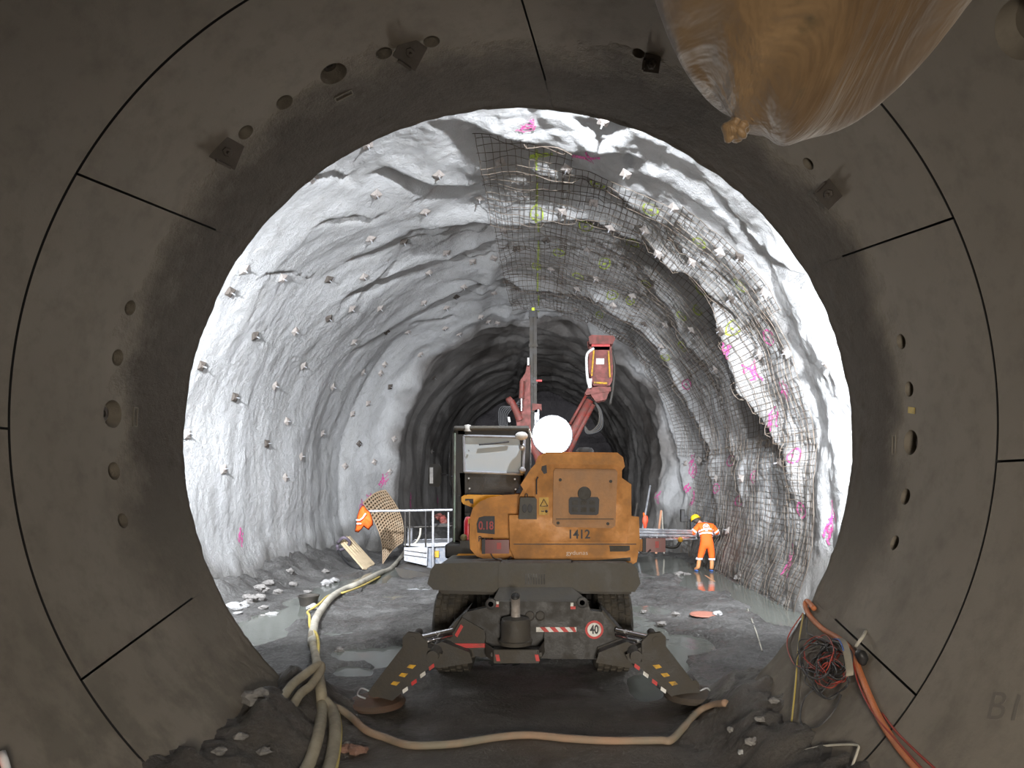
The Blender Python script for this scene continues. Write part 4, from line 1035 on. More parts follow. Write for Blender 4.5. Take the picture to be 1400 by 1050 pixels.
for a, b, r, m in (((582, 698), (582, 748), .025, 'black'), ((592, 698), (592, 786), .035, 'galv'), ((560, 698), (560, 748), .025, 'grey_steel'), ((613, 700), (613, 746), .025, 'galv'), ((554, 700), (554, 748), .02, 'grey_steel')):
    MB().cyl(P(*a, YP), P(*b, YP), r, 10).build('post', M[m], wp, sharp=40)
MB().cyl(P(497, 699, YP), P(621, 697, YP), .035, 10).build('top_rail', M['galv'], wp, sharp=40)
MB().cyl(P(556, 721, YP+.3), P(618, 719, YP+.3), .025, 8).build('mid_rail', M['grey_steel'], wp, sharp=40)
MB().cyl(P(561, 722, YP+.5), P(560, 745, YP+.5), .07, 14).build('jack', M['galv'], wp, sharp=40)
MB().bx(P(588, 700, YP).x, P(612, 700, YP).x, YP+.4, YP+.9, P(600, 722, YP).z, P(600, 717, YP).z).build('shelf', M['black'], wp)
for a, b in (((561, 772), (563, 782)), ((571, 772), (568, 782)), ((562, 781), (570, 781)), ((616, 775), (617, 784)), ((590, 778), (590, 790))): MB().cyl(P(*a, YP+.2), P(*b, YP+.2), .03, 8).build('leg', M['galv'], wp, sharp=40)
MB().tube(spline([P(575, 722, YP+.2), P(574, 732, YP+.2), P(569, 741, YP+.2), P(563, 745, YP+.2)], 5), .03, 8).build('hose_end', M['hose_pale'], wp, smooth=True)
# the sledge it stands on
sl = MB().pp([(541, 777), (590, 786), (606, 781), (606, 790), (590, 797), (556, 793), (546, 786)], YP-1.0, 2.2).build('steel_sledge', M['grey_steel'], bevel=.02)
tag(sl, 'low muddy steel sledge lying in front of the trolley', 'sledge')
g = MB()
for k in range(5): g.tube(spline([P(596+k*2.5, 706+random.uniform(-3, 3), YP+.6), P(601+k*2, 712+random.uniform(-3, 3), YP+.5), P(606+random.uniform(-3, 3), 708+k*2, YP+.55), P(610, 716, YP+.6)], 4), .055, 8)
tag(g.build('red_hose_bundle', M['red']), 'tangled red hose bundle on the trolley shelf', 'hose bundle')
# long lattice of struts ahead of the trolley on the left of the rig
# ---------------------------------------------------------------- stack of wire mesh sheets leaning on the wall
me_ = empty('mesh_stack', P(530, 765, 20.4)); tag(me_, 'stack of brown wire mesh sheets leaning on the left wall', 'mesh stack')
Cn = [P(497, 688, 21.6), P(527, 670, 21.9), P(551, 740, 20.8), P(524, 769, 20.3)]
def patch(u, v, off):
    p = Cn[0].lerp(Cn[1], u).lerp(Cn[3].lerp(Cn[2], u), v)
    return p+Vector((.28*math.sin(PI*v)*1.0+off*.15, -.25*math.sin(PI*v)-off, .10*math.sin(PI*u)))
for k in range(6):
    g = MB(); o_ = .03+k*.045
    for i in range(12): g.tube([patch(i/11+(k % 3)*.012, v/8, o_) for v in range(9)], .013, 4, False)
    for j in range(21): g.tube([patch(u/6, j/20+(k % 2)*.014, o_) for u in range(7)], .013, 4, False)
    g.build('mesh_sheet', worn('brown_wire', (.30, .21, .13), (.34, .28, .2), .4, .6), me_)
g = MB(); g.add([patch(u/6, v/8, -.03) for v in range(9) for u in range(7)], [(v*7+u, v*7+u+1, v*7+u+8, v*7+u+7) for v in range(8) for u in range(6)])
g.build('backing_sheet', worn('brown_backing', (.06, .045, .03), (.10, .08, .055), .5, .8), me_)
# timber lagging boards, each its own thing
b0 = None
for k in range(9):
    u = k/8; lo = G(499+12*u, 778-6*u, .02); hi = P(467+8*u, 741-9*u, 19.4)
    ax = (hi-lo).normalized(); sd_ = ax.cross(Vector((0, 1, .2))).normalized(); nr = ax.cross(sd_)
    rot = Matrix((sd_, nr, ax)).transposed()
    L_ = (hi-lo).length*random.Random(k).uniform(.93, 1.03)
    o = MB().box(lo+ax*L_/2+nr*.03*(k % 2), (.045, .15, L_), rot).build('timber_board', M['wood'], bevel=.004)
    tag(o, 'pale timber board in the strapped bundle leaning on the left wall', 'board', 'timber boards leaning on the left wall')
g = MB(); c1 = P(468, 741, 19.2); g.tube(spline([P(462, 742, 19.2), P(470, 735, 19.05), P(478, 741, 19.2), P(474, 748, 19.3), P(463, 752, 19.4), P(461, 745, 19.3)], 5), .05, 6)
tag(g.build('strap', worn('purple_strap', (.12, .10, .13), (.1, .1, .1), .3), smooth=True), 'dark strap round the top of the timber bundle', 'strap')
for k in range(4):
    g = MB(); g.tube(spline([P(463-k, 750, 19.4), P(472, 765+k, 19.1), P(484+k, 776+k*.6, 18.9), P(496, 779-k, 18.7)], 5), .02, 6)
    tag(g.build('wire_loop', M['rubber'], smooth=True), 'thin black wire trailing under the timber bundle', 'wire', 'wires under the timber bundle')
# hi-vis jacket hanging on the end of the rail
g = MB(); YJ = 18.05
jk = empty('hivis_jacket', P(498, 720, YJ)); tag(jk, 'orange hi-vis jacket hanging on the end of the trolley rail', 'jacket')
out = [(498, 691), (501, 696), (505, 699), (508, 705), (510, 713), (510, 718), (506, 722), (504, 725), (500, 722), (497, 720), (494, 724), (490, 728), (485, 727), (487, 716), (488, 706), (491, 697), (495, 691)]
n = len(out); cxy = (498, 708); vs = []; fs = []
for lay, (sc, dy) in enumerate(((1, 0), (.8, -.10), (.5, -.15), (.2, -.16))):
    for i, (x, y) in enumerate(out):
        fold = .05*math.sin(x*1.3+y*.25)
        vs.append(P(cxy[0]+(x-cxy[0])*sc, cxy[1]+(y-cxy[1])*sc, YJ+dy+fold*(lay > 0)))
for l in range(3): fs += [(l*n+i, (l+1)*n+i, (l+1)*n+(i+1) % n, l*n+(i+1) % n) for i in range(n)]
fs.append(tuple(range(3*n, 4*n))[::-1]); fs.append(tuple(range(n)))
for i in range(n): pass
g.add(vs, fs); g.build('jacket_body', M['hivis'], jk, smooth=True)
for a in (((487, 711), (492, 711), (496, 708), (500, 702)), ((488, 716), (494, 716))):
    g = MB(); pts = [P(x, y, YJ-.19) for x, y in a]
    g.tube(pts, .022, 6); g.build('reflective_band', M['reflect'], jk)

# ---------------------------------------------------------------- bucket, stones, hoses on the ground
bp = gground(422, 828); bu = empty('bucket', bp); tag(bu, 'grey tub standing in the puddle by the left wall', 'tub')
MB().lathe(bp+Vector((0, 0, -.02)), [(.16, 0), (.20, .20), (.215, .22), (.215, .235), (.19, .235), (.15, .03)], 32).build('tub_wall', M['grey_steel'], bu, sharp=40)
MB().lathe(bp+Vector((0, 0, .16)), [(.17, 0), (.17, .01)], 24).build('contents', M['mud'], bu)
stones = [(322, 832, .17, 'pale_rock'), (334, 829, .13, 'pale_rock'), (344, 822, .16, 'stone'), (356, 818, .14, 'stone'), (326, 840, .10, 'pale_rock'), (338, 818, .12, 'stone'), (446, 799, .15, 'pale_rock'), (456, 795, .15, 'pale_rock'), (460, 796, .10, 'pale_rock'),
          (360, 848, .14, 'stone'), (371, 843, .14, 'pale_rock'), (376, 845, .10, 'pale_rock'), (387, 861, .08, 'pale_rock'), (428, 834, .14, 'pale_rock'), (464, 893, .12, 'stone'), (420, 810, .09, 'stone'), (445, 783, .14, 'stone'), (400, 800, .12, 'stone'),
          (380, 812, .15, 'stone'), (366, 800, .16, 'stone'), (355, 808, .18, 'stone'), (396, 783, .14, 'stone'), (300+60, 832, .10, 'stone'),
          (476, 1026, .055, 'stone_red'), (489, 1030, .07, 'stone_red'), (470, 1028, .05, 'stone_red'), (475, 1020, .045, 'stone'), (350, 958, .10, 'stone'), (1012, 792, .16, 'stone'), (937, 789, .14, 'stone'), (928, 787, .12, 'stone'), (924, 842, .08, 'stone'), (880, 838, .07, 'stone'), (981, 842, .09, 'pale_rock'), (905, 855, .07, 'stone'),
          (1028, 1016, .045, 'stone'), (1014, 1030, .03, 'pale_rock'), (1040, 985, .04, 'stone'), (1058, 960, .04, 'stone'), (1000, 1000, .04, 'stone'), (330, 1010, .05, 'stone'), (300, 1030, .05, 'stone'), (360, 1030, .05, 'stone')]
for i, (x, y, r, m) in enumerate(stones):
    p = gground(x, y); rn = random.Random(i); r *= .72 if (x < 470 and y < 900) else 1
    o = MB().ball(p+Vector((0, 0, r*.3)), (r*rn.uniform(.9, 1.3), r, r*rn.uniform(.55, .8)), 12, 8, .55, i).build('stone', M[m])
    z_ = 'pale broken rock at the foot of the left wall' if (m == 'pale_rock' and x < 470) else ('grey stone on the muck by the left wall' if x < 470 and y < 900 else ('red-brown stone beside the big hoses' if m == 'stone_red' else ('small stone bedded in the mud bank inside the tube' if y > 940 else 'grey stone on the wet floor ahead of the right-hand stabiliser')))
    tag(o, z_, 'stone', z_.replace('stone', 'stones').replace('rock', 'rocks'))
rp = gground(962, 841); o = MB().lathe(rp+Vector((0, 0, .01)), [(.26, 0), (.24, .02), (.05, .03)], 14).build('red_patch', flat('red_rag', (.33, .14, .10), .8)); tag(o, 'flat reddish rag lying on the muck ahead of the excavator', 'rag')
def ghose(name, pxs, r, mat, lab, cat='hose', n=10, lift=0, group=None, seg=8):
    pts = [gground(x, y, r*.9+lift) for x, y in pxs]
    o = MB().tube(spline(pts, 10), r, n).build(name, mat, smooth=True); return tag(o, lab, cat, group)
ghose('hose', [(405, 1075), (424, 1040), (436, 1000), (440, 965), (437, 930), (430, 890), (426, 870), (428, 862)], .055, M['hose'], 'thickest khaki hose running from the tube floor towards the left wall', n=16)
ghose('hose', [(440, 1080), (453, 1040), (458, 1000), (455, 975), (446, 962), (438, 955)], .060, M['hose'], 'second thick khaki hose, ending where it dives under the first', n=16)
ghose('pale_hose', [(427, 880), (428, 862), (434, 842), (452, 818), (470, 806), (490, 798), (520, 783), (535, 777), (552, 757), (556, 745)], .07, M['hose_pale'], 'pale layflat hose running along the left wall to the trolley', n=14)
ghose('yellow_hose', [(450, 1090), (462, 1040), (466, 1000), (463, 975)], .014, M['hose_yellow'], 'thin yellow hose beside the thick khaki hoses in the tube', lift=.05)
ghose('yellow_hose', [(434, 905), (435, 880), (432, 866), (424, 858), (423, 842), (421, 836), (436, 826), (450, 814), (470, 810), (495, 801), (520, 788)], .022, M['hose_yellow'], 'thin yellow hose twined round the pale layflat hose', lift=.06)
pts = [gground(x, y, .05)+Vector((0, 0, z)) for x, y, z in ((376, 948, -.15), (398, 938, .0), (418, 932, .08), (436, 930, .16), (438, 936, .14), (425, 945, .06), (408, 952, 0), (388, 968, -.15))]
tag(MB().tube(spline(pts, 8), .045, 14).build('hose_loop', M['hose'], smooth=True), 'loop of khaki hose lying across the thick hose at the mouth', 'hose')
ghose('cross_hose', [(448, 966), (462, 968), (480, 980), (500, 998), (530, 1010), (562, 1019), (620, 1017), (680, 1008), (725, 1005), (780, 1010), (840, 1013), (900, 1012), (917, 1012), (935, 994), (955, 973), (975, 964), (992, 961)], .036, M['hose_brown'], 'muddy brown hose lying across the tube floor in a shallow bow', n=14)
ghose('planks_edge', [(962, 787), (972, 793), (982, 800)], .04, flat('orange_plank', (.5, .27, .15), .7), 'orange-brown stick on the wet floor beside the worker', 'stick', 6)
ghose('thin_pipe', [(1022, 832), (1028, 848), (1036, 870), (1042, 890)], .012, M['hose_pale'], 'thin pale line lying on the mud by the wet channel', 'line', 6)
# mud clods in the right-hand bank
w0y = G(966, 779).y
# ---------------------------------------------------------------- steel tubes carried to the worker, rods and bottles by the right wall
for k, (ya, yb, m) in enumerate(((723, 726, 'galv'), (727, 729, 'galv'), (731, 733, 'galv'), (735, 735.5, 'chrome'), (738, 736.5, 'galv'))):
    a = P(845, ya, 16.2); b = P(955, yb, w0y+.52); b = a+(b-a)*(1.15 if k == 2 else 1.0)
    o = MB().cyl(a, b, .034, 12).build('steel_tube', M[m], sharp=40)
    tag(o, 'long steel tube lying level between excavator and worker, '+('topmost of five', 'second from the top', 'middle one, reaching past the worker', 'fourth from the top', 'lowest of five')[k], 'tube', 'long steel tubes held by the worker')
def leaning(name, a, b, r, mat, lab, cat):
    tag(MB().cyl(a, b, r, 8).build(name, mat, sharp=40), lab, cat)
leaning('drill_rod', P(873, 756, 22), P(889, 664, 23.5), .035, M['galv'], 'bright drill rod leaning behind the steel tubes', 'rod')
leaning('drill_rod', P(861, 756, 22.2), P(871, 688, 23.2), .03, M['grey_steel'], 'dull drill rod leaning against the dark rock beside the engine cover', 'rod')
leaning('timber_prop', P(897, 757, 22.5), P(904, 698, 23), .04, flat('orange_prop', (.5, .25, .15), .7), 'orange-brown prop leaning behind the steel tubes', 'prop')
leaning('timber_prop', P(908, 757, 22.5), P(905, 699, 23), .025, M['hose_pale'], 'thin pale prop leaning to meet the orange-brown one', 'prop')
rb = empty('orange_bag', P(882, 722, 21.5)); tag(rb, 'bright orange-red bag hanging above the steel tubes', 'bag')
MB().ball(P(882, 713, 21.5), (.09, .08, .22), 14, 10, .3, 4).build('bag_body', worn('bag_orange', (.8, .08, .03), (.7, .3, .2), .2), rb, smooth=True)
MB().cyl(P(881, 707, 21.5), P(880, 701, 21.5), .03, 8).build('bag_neck', M['hivis'], rb)
for x, y, lab in ((933, 705, 'dark tool box against the right wall left of the worker'), (946, 718, 'small dark box against the wall behind the steel tubes')):
    p = P(x, y, 21.0); o = MB().box(p, (.12, .2, .4)).box(p+Vector((.1, -.05, -.1)), (.12, .12, .2)).build('tool_box', M['black'], bevel=.02); tag(o, lab, 'tool box')

# ---------------------------------------------------------------- worker
def skin(name, nodes, edges, mat, parent, sub=2, root=0):
    me = bpy.data.meshes.new(name); me.from_pydata([tuple(v[0]) for v in nodes], edges, []); o = bpy.data.objects.new(name, me); C.objects.link(o)
    md = o.modifiers.new('skin', 'SKIN'); md.use_smooth_shade = True
    for i, v in enumerate(nodes):
        r = v[1]; me.skin_vertices[0].data[i].radius = (r, r) if not hasattr(r, '__len__') else r
        me.skin_vertices[0].data[i].use_root = (i == root)
    s_ = o.modifiers.new('sub', 'SUBSURF'); s_.levels = sub; s_.render_levels = sub
    bpy.context.view_layer.update(); dg = bpy.context.evaluated_depsgraph_get()
    nm = bpy.data.meshes.new_from_object(o.evaluated_get(dg)); o.modifiers.clear(); o.data = nm
    nm.materials.clear(); nm.materials.append(mat); nm.polygons.foreach_set('use_smooth', [True]*len(nm.polygons))
    o.parent = parent; WL[o.name] = WL[parent.name].copy(); return o
w0 = G(966, 779); zg = gz(w0.x, w0.y); w0.z = max(zg, WZ)+.0
wk = empty('person', w0); tag(wk, 'worker in orange coveralls and yellow helmet bending over steel tubes by the meshed wall', 'person')
V3 = Vector
# body: one continuous skinned figure (pelvis root)
J = {'pel': V3((0, 0, .80)), 'wai': V3((.01, .06, .97)), 'che': V3((.02, .20, 1.22)), 'nek': V3((-.10, .33, 1.36)), 'hed': V3((-.20, .42, 1.43)), 'htp': V3((-.27, .47, 1.49)),
     'lsh': V3((-.17, .22, 1.28)), 'lel': V3((-.33, .24, 1.08)), 'lwr': V3((-.24, .44, .99)), 'rsh': V3((.21, .20, 1.26)), 'rel': V3((.36, .22, 1.08)), 'rwr': V3((.30, .44, 1.03)),
     'lhp': V3((-.09, 0, .76)), 'lkn': V3((-.15, .05, .45)), 'lan': V3((-.24, .0, .10)), 'lto': V3((-.31, .14, .04)), 'rhp': V3((.10, 0, .76)), 'rkn': V3((.16, .05, .45)), 'ran': V3((.14, -.02, .09)), 'rto': V3((.15, .16, .04))}
K = ['pel', 'wai', 'che', 'nek', 'hed', 'htp', 'lsh', 'lel', 'lwr', 'rsh', 'rel', 'rwr', 'lhp', 'lkn', 'lan', 'lto', 'rhp', 'rkn', 'ran', 'rto']
RB = [.13, .12, .14, .055, .095, .07, .06, .042, .03, .06, .042, .03, .085, .055, .04, .03, .085, .055, .04, .03]
E = [('pel', 'wai'), ('wai', 'che'), ('che', 'nek'), ('nek', 'hed'), ('hed', 'htp'), ('che', 'lsh'), ('lsh', 'lel'), ('lel', 'lwr'), ('che', 'rsh'), ('rsh', 'rel'), ('rel', 'rwr'),
     ('pel', 'lhp'), ('lhp', 'lkn'), ('lkn', 'lan'), ('lan', 'lto'), ('pel', 'rhp'), ('rhp', 'rkn'), ('rkn', 'ran'), ('ran', 'rto')]
ix = {k: i for i, k in enumerate(K)}
nodes = [(J[k], r) for k, r in zip(K, RB)]; edges = [(ix[a], ix[b]) for a, b in E]
# five fingers and a thumb on each hand, closed on the tubes
for sgn, wr in ((-1, 'lwr'), (1, 'rwr')):
    pw = J[wr]; palm = pw+V3((0.0, .06, -.02)); nodes.append((palm, .026)); pi_ = len(nodes)-1; edges.append((ix[wr], pi_))
    for f in range(4):
        bx0 = palm+V3((-.03+.02*f, .035, .0)); a = bx0+V3((0, .025, -.015)); b = a+V3((0, -.002, -.03)); c = b+V3((0, -.022, -.012))
        base = len(nodes); nodes += [(bx0, .010), (a, .009), (b, .008), (c, .007)]; edges += [(pi_, base), (base, base+1), (base+1, base+2), (base+2, base+3)]
    t0 = palm+V3((-.035*sgn, .0, -.01)); t1 = t0+V3((-.012*sgn, .02, -.025)); base = len(nodes); nodes += [(t0, .011), (t1, .009)]; edges += [(pi_, base), (base, base+1)]
skin('body', nodes, edges, M['skin'], wk, 1)
CO = ['pel', 'wai', 'che', 'lsh', 'lel', 'lcf', 'rsh', 'rel', 'rcf', 'lhp', 'lkn', 'lbt', 'rhp', 'rkn', 'rbt', 'col']
J2_ = dict(J, lcf=J['lel'].lerp(J['lwr'], .85), rcf=J['rel'].lerp(J['rwr'], .85), lbt=V3((-.20, .03, .34)), rbt=V3((.155, .02, .33)), col=V3((-.06, .29, 1.31)))
RC = [(.19, .15), (.165, .14), (.20, .16), .10, .078, .062, .10, .078, .062, .125, .095, .085, .125, .095, .085, .085]
ic = {k: i for i, k in enumerate(CO)}
ec = [('pel', 'wai'), ('wai', 'che'), ('che', 'col'), ('che', 'lsh'), ('lsh', 'lel'), ('lel', 'lcf'), ('che', 'rsh'), ('rsh', 'rel'), ('rel', 'rcf'), ('pel', 'lhp'), ('lhp', 'lkn'), ('lkn', 'lbt'), ('pel', 'rhp'), ('rhp', 'rkn'), ('rkn', 'rbt')]
cv = skin('coverall', [(J2_[k], r) for k, r in zip(CO, RC)], [(ic[a], ic[b]) for a, b in ec], M['hivis'], wk, 2)
def band(c, ax, ra, rb_, h, name='reflective_band', par=cv, mat='reflect'):
    """flat oval band round a limb"""
    ax = Vector(ax).normalized(); u = (V3((1, 0, 0))-ax*ax.x).normalized(); w_ = ax.cross(u); c = V3(c)+w0; g = MB(); n = 24
    vs = [c+ax*hh+u*(ra*math.cos(2*PI*k/n))+w_*(rb_*math.sin(2*PI*k/n)) for hh in (-h/2, h/2) for k in range(n)]
    g.add(vs, [(k, (k+1) % n, n+(k+1) % n, n+k) for k in range(n)]); return g.build(name, M[mat], par, smooth=True)
tx = J['che']-J['wai']
band(J['wai'].lerp(J['che'], .22), tx, .205, .165, .05); band(J['wai'].lerp(J['che'], .60), tx+V3((-.03, 0, 0)), .220, .178, .05)
for a, b, c in (('lel', 'lcf', .1), ('lel', 'lcf', .62)): band(J2_[a].lerp(J2_[b], c), J2_[b]-J2_[a], .086, .082, .045)
for a, b, c in (('rel', 'rcf', .1), ('rel', 'rcf', .62)): band(J2_[a].lerp(J2_[b], c), J2_[b]-J2_[a], .086, .082, .045)
band(J['lsh'].lerp(J['lel'], .75), J['lel']-J['lsh'], .088, .086, .045); band(J['rsh'].lerp(J['rel'], .75), J['rel']-J['rsh'], .088, .086, .045)
for k_ in ('lbt', 'rbt'): band(J2_[k_]+V3((0, 0, .02)), (0, 0, 1), .098, .098, .05)
for s_, bt, an, to in ((-1, 'lbt', 'lan', 'lto'), (1, 'rbt', 'ran', 'rto')):
    b_ = skin('boot', [(J2_[bt], .068), (J[an].lerp(J2_[bt], .4), .062), (J[an]+V3((0, 0, .0)), .060), (J[to], (.05, .035))], [(0, 1), (1, 2), (2, 3)], M['boot'], wk, 2)
    g = MB(); c = (J[an]+J[to])/2+w0; g.ball(V3((c.x, c.y, w0.z+.02)), (.055, .15, .03), 14, 6); g.build('sole', M['bluesole'], b_, smooth=True)
hp = J['hed']+w0+V3((-.02, .03, .045)); ax = V3((-.35, .35, .8)).normalized()
hm = MB().lathe(hp, [(.15, -.03), (.15, -.02), (.128, -.015), (.125, .04), (.10, .09), (.06, .115), (.005, .125)], 28, ax).build('helmet', M['helmet'], wk, sharp=50)
hr = MB().ball(hp-ax*.05+V3((.01, -.04, -.01)), (.095, .095, .09), 16, 10).build('hair', M['hair'], wk, smooth=True)
for s_ in (-1, 1): MB().ball(hp-ax*.05+V3((.10*s_, -.02, -.01)), (.03, .04, .05), 10, 8).build('ear_muff', M['rubber'], hm, smooth=True)
# face (turned down to the work, away from here)
fc = J['hed']+w0; fd = V3((-.35, .85, -.35)).normalized()
MB().ball(fc+fd*.10, (.014, .02, .02), 8, 6).build('nose', M['skin'], wk, smooth=True)
# emblem on the back
bc = J['che']+w0+V3((-.02, -.155, .045)); m3 = Matrix.Rotation(R(90-28), 3, 'X')
g = MB(); g.tube([bc+m3 @ V3((.085*math.cos(k*PI/12), .085*math.sin(k*PI/12), 0)) for k in range(24)], .009, 6, closed=True)
em = g.build('back_emblem', M['reflect'], cv)
text('emblem_letters', 'm', bc+m3 @ V3((0, .02, .004)), .14, M['reflect'], em, M3=m3, bold=.004)
text('emblem_lettering', 'ulli', bc+m3 @ V3((0, -.115, .004)), .07, M['reflect'], em, M3=m3)

# ---------------------------------------------------------------- big fabric air duct ending above the camera's right
t = NT('duct_fabric'); c = t.mix(t.ramp(t.noise(1.6, 6, .6, stretch=(1, .4, 1)), [(.35, 0), (.65, 1)]), (.11, .062, .025), (.26, .165, .08))
c = t.mix(t.ramp(t.noise(5, 5, .6), [(.62, 0), (.75, 1)]), c, (.09, .065, .03)); t.setin('Base Color', c); t.setin('Roughness', .6); t.setin('Sheen Weight', .2)
t.setin('Normal', t.bump(t.noise(2.2, 4, .5, stretch=(1, .35, 1), dist=2.0), .5, .14)); M['duct'] = t.m
du = empty('air_duct', (1.2, 1, 4.3)); tag(du, 'big tan fabric air duct hanging under the crown, its end tied shut', 'air duct')
g = MB(); nr_, nk = 60, 96; vs = []
for j in range(nr_+1):
    YE, YL = 1.9, 1.15
    Y = lerp(-5, YE, min(1, j/26)) if j <= 26 else YE+YL*math.sin((j-26)/(nr_-26)*PI/2)
    t_ = max(0, (Y-YE)/YL); rr = .82*max(0.0, 1-t_**2.2)**.60+.012
    cx_ = .98+.10*t_**1.5; cz_ = 4.93-.75*t_**1.6
    for k in range(nk):
        a = 2*PI*k/nk; wv = 1+.035*t_*math.sin(a*11+Y*2+1.5*math.sin(a*3))+.02*math.sin(a*5+Y*1.1)*smooth(-1, 2, Y)+.02*N3(V3((math.cos(a)*2, math.sin(a)*2, Y*1.2)))+.012*N3(V3((math.cos(a)*6, math.sin(a)*6, Y*3)))
        vs.append(V3((cx_+rr*wv*math.cos(a)*1.0, Y, cz_+rr*wv*math.sin(a)*1.0)))
fs = [(j*nk+k, j*nk+(k+1) % nk, (j+1)*nk+(k+1) % nk, (j+1)*nk+k) for j in range(nr_) for k in range(nk)]
fs.append(tuple(range(nr_*nk, nr_*nk+nk)))
g.add(vs, fs); g.build('duct_skin', M['duct'], du, smooth=True)
g = MB(); YT = 2.75
for lp in ([(1040, 146), (1020, 150), (1006, 164), (996, 184), (1003, 187), (1014, 174), (1022, 160)], [(1036, 150), (1024, 158), (1016, 170), (1006, 184), (1000, 180)]):
    q_ = spline([P(x, y, YT+.02*k) for k, (x, y) in enumerate(lp)], 6)
    g.tube(q_, .03, 12, rs=[.026+.010*math.sin(k*.5)+.008*math.sin(k*1.3) for k in range(len(q_))])
g.build('tied_end', M['duct'], du, smooth=True)

# ---------------------------------------------------------------- orange hose and cable tangle on the right-hand lining
def those(name, pxs, r, mat, lab, cat, offs=None, n=10, group=None, par=None):
    pts = [T(x, y, r*1.0+(offs[i] if offs else 0)) for i, (x, y) in enumerate(pxs)]
    o = MB().tube(spline(pts, 9), r, n).build(name, mat, par, smooth=True)
    return tag(o, lab, cat, group) if par is None else o
those('orange_hose', [(1113, 832), (1104, 822), (1101, 828), (1108, 843), (1125, 860), (1148, 874), (1164, 890), (1176, 920), (1190, 955), (1208, 992), (1235, 1030), (1275, 1075), (1320, 1120)], .026, M['hose_orange'], 'orange hose hooked over the mouth and running down the right lining', 'hose', n=14)
those('red_hose', [(1165, 895), (1172, 930), (1188, 965), (1204, 988), (1228, 1015), (1255, 1045), (1290, 1080)], .007, M['cable_red'], 'thin red hose twisted over the orange hose', 'hose', [.04]*7)
those('red_hose', [(1206, 975), (1225, 1000), (1250, 1025), (1275, 1048), (1300, 1070)], .008, M['cable_red'], 'thin red hose diverging outwards from the orange hose', 'hose')
those('red_cable', [(1098, 838), (1080, 865), (1076, 882), (1082, 902), (1092, 911), (1118, 913), (1140, 905), (1150, 890), (1152, 878)], .006, M['cable_red'], 'red cable looping out over the wet floor from the tangle', 'cable', [.02]*9)
those('yellow_line', [(1098, 840), (1092, 880), (1088, 930), (1084, 970), (1080, 1000), (1072, 1022), (1066, 1038)], .008, M['hose_yellow'], 'thin yellow hose hanging straight down left of the cable tangle', 'hose', [.02]*7)
those('black_cable', [(1104, 842), (1103, 862), (1112, 870), (1125, 876), (1132, 886)], .007, M['cable_black'], 'black cable dropping from the mouth to the tangle', 'cable', [.02]*5)
those('pale_line', [(1060, 1050), (1090, 1030), (1120, 1021), (1150, 1018), (1172, 1019), (1172, 1028), (1164, 1050)], .009, M['hose_pale'], 'pale thin pipe bent sharply on the lining below the tangle', 'pipe', [.01]*7)
rn = random.Random(5)
for q_ in range(9):
    cx_, cy_ = 1128+rn.uniform(-14, 20), 905+rn.uniform(-12, 26); a0 = rn.random()*6; pts = []
    for k in range(16):
        a = a0+k*.85; rr_ = rn.uniform(.65, 1.1); pts.append((cx_+(26+q_)*rr_*math.cos(a)*.8, cy_+(24+q_)*rr_*math.sin(a)*.9))
    o = those('black_cable' if q_ % 3 else 'red_cable', pts, .006 if q_ % 3 else .005, M['cable_black'] if q_ % 3 else M['cable_red'],
              'black cable coiled in the tangle on the right lining' if q_ % 3 else 'red cable coiled in the tangle on the right lining', 'cable', [rn.uniform(.01, .10) for _ in pts], 6,
              'black cables of the tangle' if q_ % 3 else 'red cables of the tangle')
those('black_cable', [(1150, 950), (1140, 972), (1120, 992), (1100, 994), (1094, 980), (1100, 955), (1115, 940)], .007, M['cable_black'], 'widest black cable loop, hanging lowest under the tangle', 'cable', [.01]*7)
sl_ = empty('webbing_sling', T(1158, 875, .08)); tag(sl_, 'grey webbing sling with a blue edge holding up the cable tangle', 'sling')
g = MB(); A_ = [T(1144, 873, .10), T(1152, 876, .13), T(1158, 892, .14), T(1162, 915, .14), T(1162, 924, .13)]
sp2 = spline(A_, 6); vs = []
for i, p in enumerate(sp2):
    for s_ in (-1, 1): vs.append(p+V3((s_*.028, 0, s_*.006)))
vs2 = [v+V3((0, .012, 0)) for v in vs]; m_ = len(vs)
fs = [(2*i, 2*i+1, 2*i+3, 2*i+2) for i in range(len(sp2)-1)]+[(m_+2*i, m_+2*i+2, m_+2*i+3, m_+2*i+1) for i in range(len(sp2)-1)]
g.add(vs+vs2, fs); g.build('webbing', M['rope'], sl_)
g = MB(); g.tube([p+V3((-.026, -.003, 0)) for p in sp2[:len(sp2)//2]], .006, 6); g.build('blue_edge', M['bluew'], sl_)
hk = MB().tube(spline([T(1184, 862, .0), T(1180, 870, .05), T(1174, 878, .07), T(1170, 884, .06)], 5), .014, 8).build('hanging_hook', M['hose_pale'], smooth=True); tag(hk, 'pale steel peg in the lining carrying the sling', 'peg')
cn = MB().ball(T(1178, 898, .05), (.045, .05, .06), 14, 9, .3, 3).build('plug_connector', M['rubber'], smooth=True); tag(cn, 'black plug connector lying against the orange hose', 'connector')
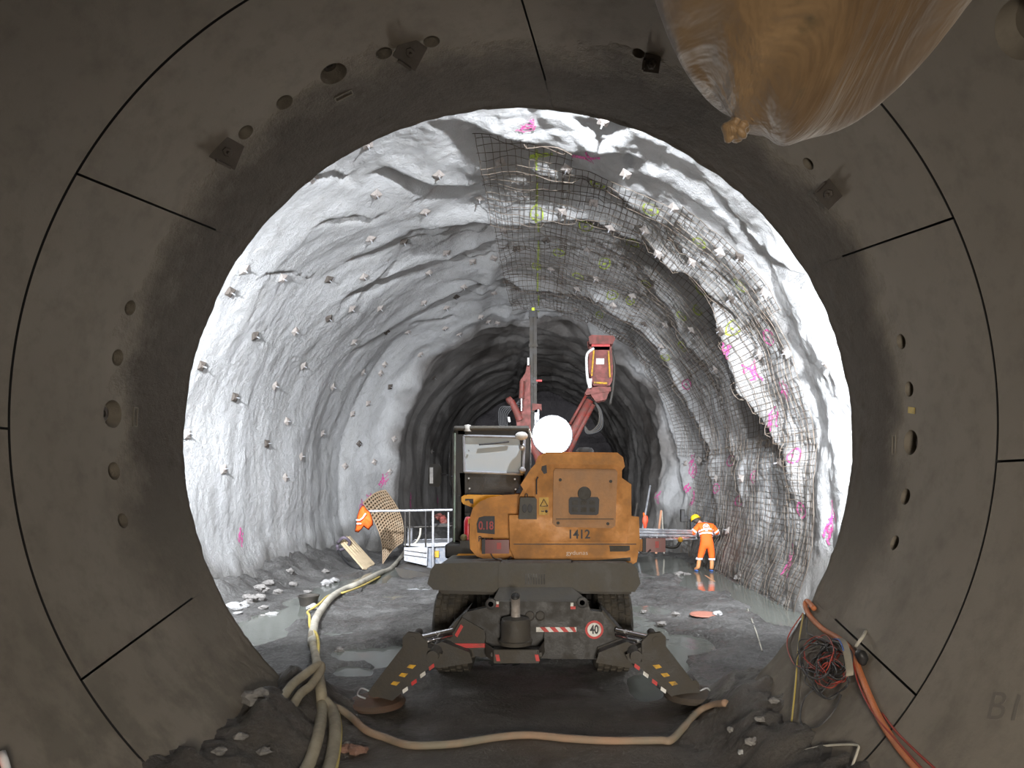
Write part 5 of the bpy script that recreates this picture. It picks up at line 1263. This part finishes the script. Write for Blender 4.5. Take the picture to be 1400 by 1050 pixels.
# a corner of a reflective jacket at the tube's left foot
p0 = T(2, 1046, .03); g = MB(); nn_ = 8; vs = []
for j in range(nn_+1):
    for i in range(nn_+1):
        u, v = i/nn_-.75, j/nn_-.1
        x = -30+44*i/nn_*(.35+.65*j/nn_); y = 1022+60*j/nn_
        vs.append(T(x, y, .02+.03*abs(math.sin(i*1.3+j*.7))))
hj = empty('reflective_jacket', p0); tag(hj, 'corner of an orange jacket with a white band on the lining by the floor', 'jacket')
g.add(vs, [(j*(nn_+1)+i, j*(nn_+1)+i+1, (j+1)*(nn_+1)+i+1, (j+1)*(nn_+1)+i) for j in range(nn_) for i in range(nn_)])
g.build('cloth', M['hivis'], hj, smooth=True)
g = MB(); g.tube([T(2, 1029, .05), T(6, 1040, .06), T(9, 1052, .05), T(10, 1065, .05)], .022, 8); g.build('white_band', M['reflect'], hj, smooth=True)
# ---------------------------------------------------------------- light
w = bpy.data.worlds.new('world'); scene.world = w; w.use_nodes = True
w.node_tree.nodes['Background'].inputs[0].default_value = (.8, .85, 1, 1); w.node_tree.nodes['Background'].inputs[1].default_value = .02
def lamp(kind, loc, power, col=(1, 1, 1), size=.3, aim=None, spot=None, name='floodlight'):
    d = bpy.data.lights.new(name, kind); d.energy = power; d.color = col
    if kind == 'AREA': d.size = size
    else: d.shadow_soft_size = size
    if spot: d.spot_size = R(spot); d.spot_blend = .6
    o = bpy.data.objects.new(name, d); C.objects.link(o); o.location = loc
    if aim is not None: o.rotation_euler = (Vector(aim)-Vector(loc)).to_track_quat('-Z', 'Y').to_euler()
    return o
COOL = (.92, .95, 1.0)
# floodlights on the rock wall round the tube mouth, out of sight behind the lining
lamp('AREA', (.9, 7.5, 8.35), 1500, COOL, .2, (.6, 18, 7.8))
lamp('AREA', (-5.2, 7.5, 5.2), 1000, COOL, .3, (-6.0, 18, 2.0)).data.spread = R(105)
lamp('AREA', (4.1, 7.4, 4.4), 800, COOL, .2, (4.6, 18, 2.6)).data.spread = R(100)
lamp('AREA', (.3, 23.6, 3.6), 170, COOL, .3, (-.5, 40, 4.5), name='heading_fill')  # unseen fill added to lift the dark heading, no fixture on the rig
# unseen fill lamp added behind the camera to lift lining and excavator
lamp('AREA', (.9, -2.2, 1.6), 210, (1, .91, .78), 1.2, (.8, 6, .35)).data.spread = R(100)
scene.render.engine = 'CYCLES'
cy = scene.cycles
cy.use_denoising = True
try: cy.denoiser = 'OPENIMAGEDENOISE'
except Exception: pass
cy.max_bounces = 6; cy.diffuse_bounces = 4; cy.glossy_bounces = 3; cy.transmission_bounces = 4; cy.transparent_max_bounces = 8
cy.sample_clamp_indirect = 4; cy.caustics_reflective = False; cy.caustics_refractive = False
vs_ = scene.view_settings; vs_.view_transform = 'Standard'; vs_.look = 'None'; vs_.gamma = 1; vs_.use_curve_mapping = False; vs_.exposure = 0
